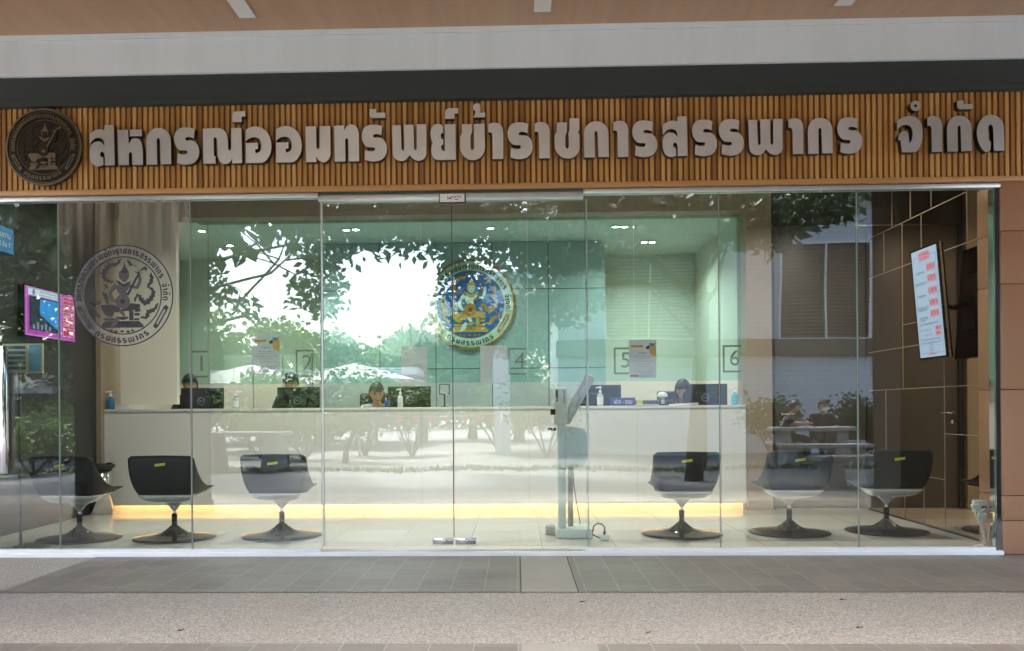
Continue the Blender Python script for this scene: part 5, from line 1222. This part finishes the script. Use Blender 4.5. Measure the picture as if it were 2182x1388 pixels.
def tree(label, x, y, hgt, spread, cz, mat, n, size, seed, trunk_r=0.13, group="trees across the plaza", lean=0.2, blobs=None, name="tree"):
    rnd = random.Random(seed); t = thing(name, label, "tree", (x, y, GZ-0.02), 0, group)
    mb = MB(); top = Vector((rnd.uniform(-lean, lean), rnd.uniform(-lean, lean), cz))
    mb.tube([(0, 0, 0), (0.03, 0.02, cz*0.3), top*0.7, top], [trunk_r*1.35, trunk_r, trunk_r*0.8, trunk_r*0.5], bark, 10)
    if blobs is None:
        blobs = []
        for k in range(9):
            a = rnd.uniform(0, 6.28); r_ = spread*rnd.uniform(0.25, 0.75)
            blobs.append((r_*math.cos(a), r_*math.sin(a), cz+rnd.uniform(-0.15, 0.8)*(hgt-cz), spread*rnd.uniform(0.3, 0.5), spread*rnd.uniform(0.3, 0.5), (hgt-cz)*rnd.uniform(0.2, 0.38)))
    for b in blobs[:6]:
        q = Vector(b[:3]); s0 = top*rnd.uniform(0.6, 1.0); pth = [s0]; jit = (q-s0).length*0.09
        for k in range(1, 7):
            f = k/6; pth.append(s0.lerp(q, f)+Vector((rnd.gauss(0, jit), rnd.gauss(0, jit), 0.9*jit+rnd.gauss(0, jit)*0.8))*math.sin(f*math.pi)*1.1)
        mb.tube(pth, [trunk_r*(0.3*(1-k/7)+0.03) for k in range(7)], bark, 7)
        for k in (3, 4, 5): mb.tube([pth[k], pth[k]+Vector((rnd.gauss(0, .3), rnd.gauss(0, .3), rnd.uniform(.1, .4)))*min(1, (q-s0).length), pth[k]+Vector((rnd.gauss(0, .6), rnd.gauss(0, .6), rnd.uniform(.2, .7)))*min(1, (q-s0).length)], [trunk_r*0.12, trunk_r*0.07, trunk_r*0.03], bark, 5)
    mb.build("trunk", t); mb = MB(); crown_mesh(mb, blobs, n, size, mat, rnd); mb.build("crown", t); return t
lg1 = leaf("leaf_mid_green", (0.055, 0.115, 0.025, 1), (0.12, 0.20, 0.05, 1), 0.5)
lg2 = leaf("leaf_dark_green", (0.022, 0.050, 0.013, 1), (0.055, 0.095, 0.028, 1))
lg3 = leaf("leaf_fresh_green", (0.09, 0.15, 0.03, 1), (0.17, 0.24, 0.06, 1), 0.5)
def RX(px, d): return (px-1101)*(6.85+d)/F            # where a mirrored pixel column stands at distance d before the glass
def RZ(py, d): return 1.12+(872-py)*(6.85+d)/F
# two broad trees close by, crowns overhanging the top of the glass
def bl(lst):
    return [(RX(px, d)-bx, -d-by, RZ(py, d), rx, ry, rz) for px, py, d, rx, ry, rz in lst]
bx, by = RX(300, 8.6), -8.6
tree("broad leaved tree with overhanging branches reflected left of the doors", bx, by, 7, 4, 3.0, lg2, 9000, 0.17, 11, 0.11, "trees close to the shopfront",
     blobs=bl([(455, 425, 7.2, .45, .5, .25), (560, 395, 7, .9, .7, .35), (660, 455, 7.2, .55, .5, .4), (740, 470, 7.5, .6, .5, .4), (850, 480, 7.2, .8, .5, .3), (700, 540, 8.0, .3, .3, .45), (465, 600, 8.5, .22, .3, .25), (900, 430, 7, .9, .7, .35), (520, 640, 9, .3, .3, .15), (700, 375, 7, 1.4, .9, .45), (650, 600, 9, .26, .3, .42), (700, 610, 9, .2, .3, .6), (665, 520, 8.5, .25, .3, .3)]))
bx, by = RX(1470, 7.2), -7.2
tree("broad leaved tree with overhanging branches reflected right of the doors", bx, by, 7, 4, 3.0, lg2, 11500, 0.17, 23, 0.12, "trees close to the shopfront",
     blobs=bl([(1010, 440, 7, .8, .7, .5), (1130, 500, 7.5, .9, .6, .6), (1180, 640, 8, .6, .6, .5), (1290, 430, 7, .8, .7, .45), (1420, 470, 7.2, .8, .6, .5), (1560, 440, 6.8, .9, .6, .35), (1620, 480, 6.5, .6, .5, .35), (1720, 430, 6.0, .7, .5, .22), (1770, 455, 5.6, .35, .3, .16), (1240, 560, 8, .5, .5, .7), (1080, 690, 8.5, .5, .5, .4), (985, 590, 8, .42, .4, .5), (960, 500, 7.5, .4, .4, .35), (1010, 700, 9, .5, .5, .45)]))
# farther trees round the gap of sky
# unseen trees added so their crowns above the sight line shade the paving
for px, d, sd_, lab in ((300, 9.5, 61, "unseen tall tree added to shade the left of the plaza"), (1478, 10.5, 62, "unseen tall tree added to shade the middle of the plaza"), (1960, 8.5, 63, "unseen tall tree added to shade the right of the plaza")):
    tree(lab, RX(px, d), -d, 9, 3.2, 5.6, lg2, 4200, 0.42, sd_, 0.14, "trees close to the shopfront")
far = [(235, 17, 9.0, 2.4, 3.0, lg2, "tall dark tree reflected behind the black emblem sticker"), (60, 15, 8.5, 3.2, 2.4, lg2, "dark dense tree reflected at the far left"), (180, 20, 10, 3.4, 2.6, lg1, "tall green tree reflected behind the magenta screen"),
       (430, 24, 5.6, 2.0, 2.0, lg1, "green tree reflected below the left end of the sky gap"), (560, 25, 4.2, 2.6, 1.6, lg3, "fresh green rounded tree reflected above the parasol"), (690, 26, 4.1, 2.4, 1.6, lg1, "green tree reflected behind the left door joint"),
       (800, 25, 3.9, 2.4, 1.5, lg3, "fresh green tree reflected in the left door leaf"), (900, 24, 4.4, 2.4, 1.7, lg1, "green tree reflected left of the round emblem"), (1000, 26, 6.4, 2.8, 2.1, lg1, "green tree reflected behind the round emblem"),
       (1100, 24, 7.4, 2.8, 2.2, lg2, "taller dark tree reflected in the right door leaf"), (-120, 18, 9, 3.4, 2.4, lg2, "dark dense tree beyond the left edge of the glass")]
for i, (px, d, h, s, cz, m_, lab) in enumerate(far):
    tree(lab, RX(px, d), -d, h, s, cz, m_, 5200 if px != 455 else 1300, 0.30 if px != 455 else 0.2, 40+i, 0.16 if px != 455 else 0.08)
# background wood line
mb = MB(); rnd = random.Random(5)
crown_mesh(mb, [(RX(px, 44), -44+rnd.uniform(-2, 2), 1.9, 3.4, 2.0, 2.1) for px in range(100, 1250, 90)], 9000, 0.5, lg1, rnd)
tag(struct(mb, "treeline", 'stuff'), "green mass of far trees closing the plaza", None)
# shrubs
def shrub(px, d, h, wd, m_, lab, seed, n=1500):
    rnd = random.Random(seed); t = thing("shrub", lab, "shrub", (RX(px, d), -d, GZ-0.01), 0, "shrubs across the plaza")
    mb = MB()
    for k in range(6):
        a = k*1.05; mb.tube([(0.03*math.cos(a), 0.03*math.sin(a), 0), (wd*0.22*math.cos(a), wd*0.22*math.sin(a), h*0.35), (wd*0.4*math.cos(a), wd*0.35*math.sin(a), h*0.75)], [0.025, 0.018, 0.008], bark, 6)
    mb.build("stem", t); mb = MB()
    crown_mesh(mb, [(wd*0.3*math.cos(k*1.05), wd*0.3*math.sin(k*1.05), h*rnd.uniform(.55, .75), wd*.28, wd*.28, h*.24) for k in range(6)]+[(0, 0, h*.8, wd*.3, wd*.3, h*.2)], n, 0.13, m_, rnd, 18); mb.build("foliage", t)
for i, (px, d, h, wd, m_, lab) in enumerate(((60, 9, 1.1, 1.5, lg1, "leafy shrub reflected low at the far left"), (120, 12, 1.4, 1.6, lg3, "bright shrub reflected under the left parasol"), (560, 14, 1.25, 2.0, lg3, "bright flowering shrub reflected between the first two monitors"), (650, 13, 1.2, 1.6, lg1, "dense shrub reflected over the second monitor"),
                                          (780, 15, 2.2, 1.6, lg3, "tall yellow green shrub reflected left of the man at window 3"), (880, 15, 1.9, 1.5, lg3, "yellow green shrub reflected right of the man at window 3"), (1060, 16, 2.0, 2.0, lg1, "shrub reflected under the right paper sheet"), (1160, 14, 1.7, 1.6, lg1, "shrub reflected beside the kiosk"),
                                          (1640, 12.5, 1.45, 1.3, lg1, "shrub reflected beside the seated pair"), (1820, 12.5, 1.5, 1.3, lg2, "shrub reflected right of the masked man"), (-60, 11, 1.5, 2.0, lg2, "shrub at the left corner of the plaza"))):
    shrub(px, d, h, wd, m_, lab, 70+i)
# small bare branched trees (frangipani like) standing on the paving
tree("low crooked tree with bare limbs reflected over the third chair", RX(605, 11), -11, 2.1, 1.3, 0.9, lg1, 900, 0.16, 91, 0.07, lean=0.3)
tree("low crooked tree with bare limbs reflected left of the door joint", RX(735, 12), -12, 2.1, 1.3, 0.9, lg1, 900, 0.16, 93, 0.06, lean=0.3)
# louvred building on the right
d0 = 15.0; xb0, xb1 = RX(1185, d0), RX(2500, d0); hb_ = RZ(405, d0)
wall_p = None
def block_wall():
    m, nt, p = newmat("painted_block_wall"); setp(p, 0.7); v = wcoords(nt, rot=(R(90), 0, 0))
    b = nt.nodes.new("ShaderNodeTexBrick"); nt.links.new(v, b.inputs['Vector']); b.inputs['Scale'].default_value = 1.0; b.inputs['Brick Width'].default_value = 0.5; b.inputs['Row Height'].default_value = 0.12; b.inputs['Mortar Size'].default_value = 0.006
    b.inputs['Color1'].default_value = lin(216, 216, 216); b.inputs['Color2'].default_value = lin(222, 222, 220); b.inputs['Mortar'].default_value = lin(190, 190, 190)
    f = noise(nt, 0.5, v, 4); nt.links.new(mix_color(nt, mathn(nt, 'MULTIPLY', f, 0.4), b.outputs[0], lin(170, 172, 180)), p.inputs['Base Color']); return m
blockw = block_wall()
hs = thing("louvred_building", "white block walled building with brown louvred windows across the plaza", "building", (0, -d0, GZ-0.02))
mb = MB(); mb.box((xb0, -6, 0), (xb1, 0, hb_), blockw); mb.build("wall", hs)
mb = MB(); mb.box((xb0-0.5, -6.4, hb_+0.001), (xb1, 0.9, hb_+0.25), charcoal); mb.build("roof", hs)
mb = MB(); mb.box((xb0-0.05, 0.002, RZ(760, d0)), (xb1, 0.12, RZ(724, d0)), M("band_brown", lin(98, 84, 74), 0.7)); mb.build("dark_band", hs)
louv = M("louvre_brown", lin(112, 100, 92), 0.5, var=0.1); louvw = M("louvre_grey", lin(170, 176, 176), 0.5)
for a, b, m_ in ((1656, 1838, louv), (1846, 2030, louv), (1290, 1480, louvw), (2040, 2220, louv)):
    x0, x1, z0, z1 = RX(a, d0), RX(b, d0), RZ(722, d0), RZ(528, d0)
    mb = MB()
    for xa_, xb_, za, zb_ in ((x0-.05, x0, z0, z1), (x1, x1+.05, z0, z1), (x0-.05, x1+.05, z1, z1+.05), (x0-.05, x1+.05, z0-.05, z0), ((x0+x1)/2-.02, (x0+x1)/2+.02, z0, z1)): mb.box((xa_, 0.003, za), (xb_, 0.09, zb_), white_alu)
    wn = mb.build("louvre_window", hs); mb = MB(); z = z0+0.02
    while z < z1-0.02: mb.rbox(Vector(((x0+x1)/2, 0.04, z)), (x1-x0-0.004, 0.07, 0.012), Matrix.Rotation(R(38), 3, 'X'), m_); z += 0.09
    mb.build("slats", wn)
    mb = MB(); mb.box((x0, 0.0025, z0), (x1, 0.006, z1), charcoal); mb.build("backing", wn)
mb = MB(); mb.box((RX(1805, d0), 0.003, RZ(762, d0)), (RX(1850, d0), 0.03, RZ(722, d0)), M("notice_blue")); mb.build("wall_notice", hs)
mb = MB(); mb.box((xb0-1.6, -0.6, 0), (xb0-1.2, -0.2, 4.4), beam_white); mb.box((xb0-1.9, -5, 4.41), (xb0-0.55, 0.2, 4.6), beam_white); mb.build("porch", hs)
# parasols
canv = M("parasol_canvas", lin(168, 168, 162), 0.8, var=0.04)
def parasol(px, d, half, top, lab):
    t = thing("parasol", lab, "parasol", (RX(px, d), -d, GZ-0.01), R(12), "white square parasols in the plaza")
    mb = MB(); mb.tube([(0, 0, 0.0), (0, 0, top+0.1)], 0.03, charcoal, 12); mb.box((-0.3, -0.3, 0.0), (0.3, 0.3, 0.06), stone, 0.01); mb.build("pole", t)
    mb = MB(); e = top-0.55; q = [(-half, -half), (half, -half), (half, half), (-half, half)]
    vs = [(0, 0, top)]+[(x, y, e) for x, y in q]+[(x, y, e-0.14) for x, y in q]+[(0, 0, top-0.03)]+[(x*0.99, y*0.99, e-0.03) for x, y in q]
    fs = [(0, 1+k, 1+(k+1) % 4) for k in range(4)]+[(1+k, 5+k, 5+(k+1) % 4, 1+(k+1) % 4) for k in range(4)]+[(9, 10+(k+1) % 4, 10+k) for k in range(4)]
    mb.add(vs, fs, canv); mb.build("canopy", t)
    mb = MB()
    for x, y in q: mb.tube([(0, 0, top-0.06), (x*0.97, y*0.97, e-0.05)], 0.012, charcoal, 6)
    mb.build("rib", t)
parasol(535, 17, 1.55, 2.45, "white square parasol reflected above the second monitor"); parasol(85, 16, 1.6, 2.3, "white square parasol reflected below the magenta screen"); parasol(760, 20, 1.7, 2.6, "white square parasol reflected in the left door leaf")
# covered walkway roof behind the shrubs
t = thing("walkway_roof", "long white covered walkway roof on slim posts behind the shrubs", "walkway", (0, -22, GZ-0.02))
mb = MB(); mb.box((RX(430, 22), -1.2, 2.25), (RX(900, 22), 1.2, 2.5), beam_white); mb.build("roof", t)
for k in range(6):
    mb = MB(); x = RX(440+k*90, 22); mb.box((x-.06, -.06, 0), (x+.06, .06, 2.249), beam_white); mb.build("post", t)
# low kerb planter and stone furniture
def bench(px, d, L, h, dep, rz, lab, cat, grp, name):
    t = thing(name, lab, cat, (RX(px, d), -d, GZ-0.008), rz, grp)
    mb = MB(); mb.box((-L/2, -dep/2, h-0.08), (L/2, dep/2, h), stone, 0.012); mb.build("slab", t)
    for sx in (-1, 1):
        mb = MB(); x = sx*(L/2-0.22)
        mb.add([(x+a*(0.14 if z == 0 else 0.09), b*(dep*0.42 if z == 0 else dep*0.34), z) for z in (0, h-0.081) for a, b in ((-1, -1), (1, -1), (1, 1), (-1, 1))], [(3, 2, 1, 0), (4, 5, 6, 7), (0, 1, 5, 4), (1, 2, 6, 5), (2, 3, 7, 6), (3, 0, 4, 7)], stone); mb.build("leg", t)
    return t
bench(1715, 10.9, 1.5, 0.76, 0.75, 0, "cast stone table between the two seated people", "table", "stone tables in the plaza", "stone_table")
bench(1745, 10.0, 1.7, 0.45, 0.38, 0, "cast stone bench in front of the stone table, facing the shopfront", "bench", "stone benches in the plaza", "stone_bench")
bench(1650, 11.0, 0.5, 0.45, 0.42, R(90), "stone stool under the person with their back turned", "bench", "stone benches in the plaza", "stone_bench")
bench(1748, 11.75, 1.5, 0.45, 0.40, 0, "stone bench under the masked man behind the table", "bench", "stone benches in the plaza", "stone_bench")
bench(1820, 5.9, 1.4, 0.45, 0.42, R(-12), "cast stone bench nearest the shopfront on the right", "bench", "stone benches in the plaza", "stone_bench")
bench(520, 9.6, 1.6, 0.76, 0.8, R(5), "cast stone table reflected low behind the third chair", "table", "stone tables in the plaza", "stone_table")
person((RX(1665, 11.0), -11.0, GZ), R(100), "person in dark patterned clothes at the stone table, seen in the glass", 'short', navyc, blk, 0.46, 0.5, (R(10), 0), 'table', 0.80, "people seated at the stone table")
person((RX(1742, 11.7), -11.75, GZ), R(180), "man in black shirt and white face mask at the stone table, seen in the glass", 'short', blk, blk, 0.46, 0.3, (R(4), R(-8)), 'lap', 0.8, "people seated at the stone table", True)
t = thing("litter_bin", "dark green wheeled litter bin behind the stone table", "bin", (RX(1800, 13), -13, GZ))
gb = M("bin_green", lin(44, 60, 44), 0.5)
mb = MB(); mb.add([(a*(0.4 if z > .2 else 0.33), b*(0.35 if z > .2 else 0.28), z) for z in (0.08, 0.82) for a, b in ((-1, -1), (1, -1), (1, 1), (-1, 1))], [(3, 2, 1, 0), (4, 5, 6, 7), (0, 1, 5, 4), (1, 2, 6, 5), (2, 3, 7, 6), (3, 0, 4, 7)], gb); mb.build("body", t)
mb = MB(); mb.box((-0.42, -0.37, 0.821), (0.42, 0.37, 0.9), gb, 0.02); mb.build("lid", t)
for sx in (-1, 1):
    mb = MB(); mb.lathe([(0, 0), (0.08, 0), (0.08, 0.05), (0, 0.05)], black_plastic, (sx*0.3, 0.2, 0.08), 18, axis=Vector((1, 0, 0))); mb.build("wheel", t)
# pennant string
t = thing("pennant_string", "string of small red pennants strung across the plaza", "bunting", (0, -14.2, 0))
mb = MB(); x0, x1 = RX(770, 14.2), RX(1065, 14.2); zz = lambda x: RZ(880, 14.2)-0.10*(1-((2*(x-x0)/(x1-x0)-1)**2))
mb.tube([(x0+(x1-x0)*k/20, 0, zz(x0+(x1-x0)*k/20)) for k in range(21)], 0.006, white_plastic, 6); mb.build("string", t)
redp = M("pennant_red", lin(226, 70, 56), 0.6); n = 9
for k in range(n):
    x = x0+(x1-x0)*(k+0.5)/n; mb = MB(); mb.add([(x-0.09, y, zz(x)-0.006) for y in (-.002, .002)]+[(x+0.09, y, zz(x)-0.006) for y in (-.002, .002)]+[(x, y, zz(x)-0.2) for y in (-.002, .002)], [(0, 2, 4), (1, 5, 3), (0, 4, 5, 1), (2, 3, 5, 4), (0, 1, 3, 2)], redp); mb.build("pennant", t)
for px in (768, 1067):
    mb = MB(); x = RX(px, 14.2); mb.tube([(x, 0, GZ), (x, 0, RZ(876, 14.2))], 0.025, white_alu, 10); mb.build("post", t)
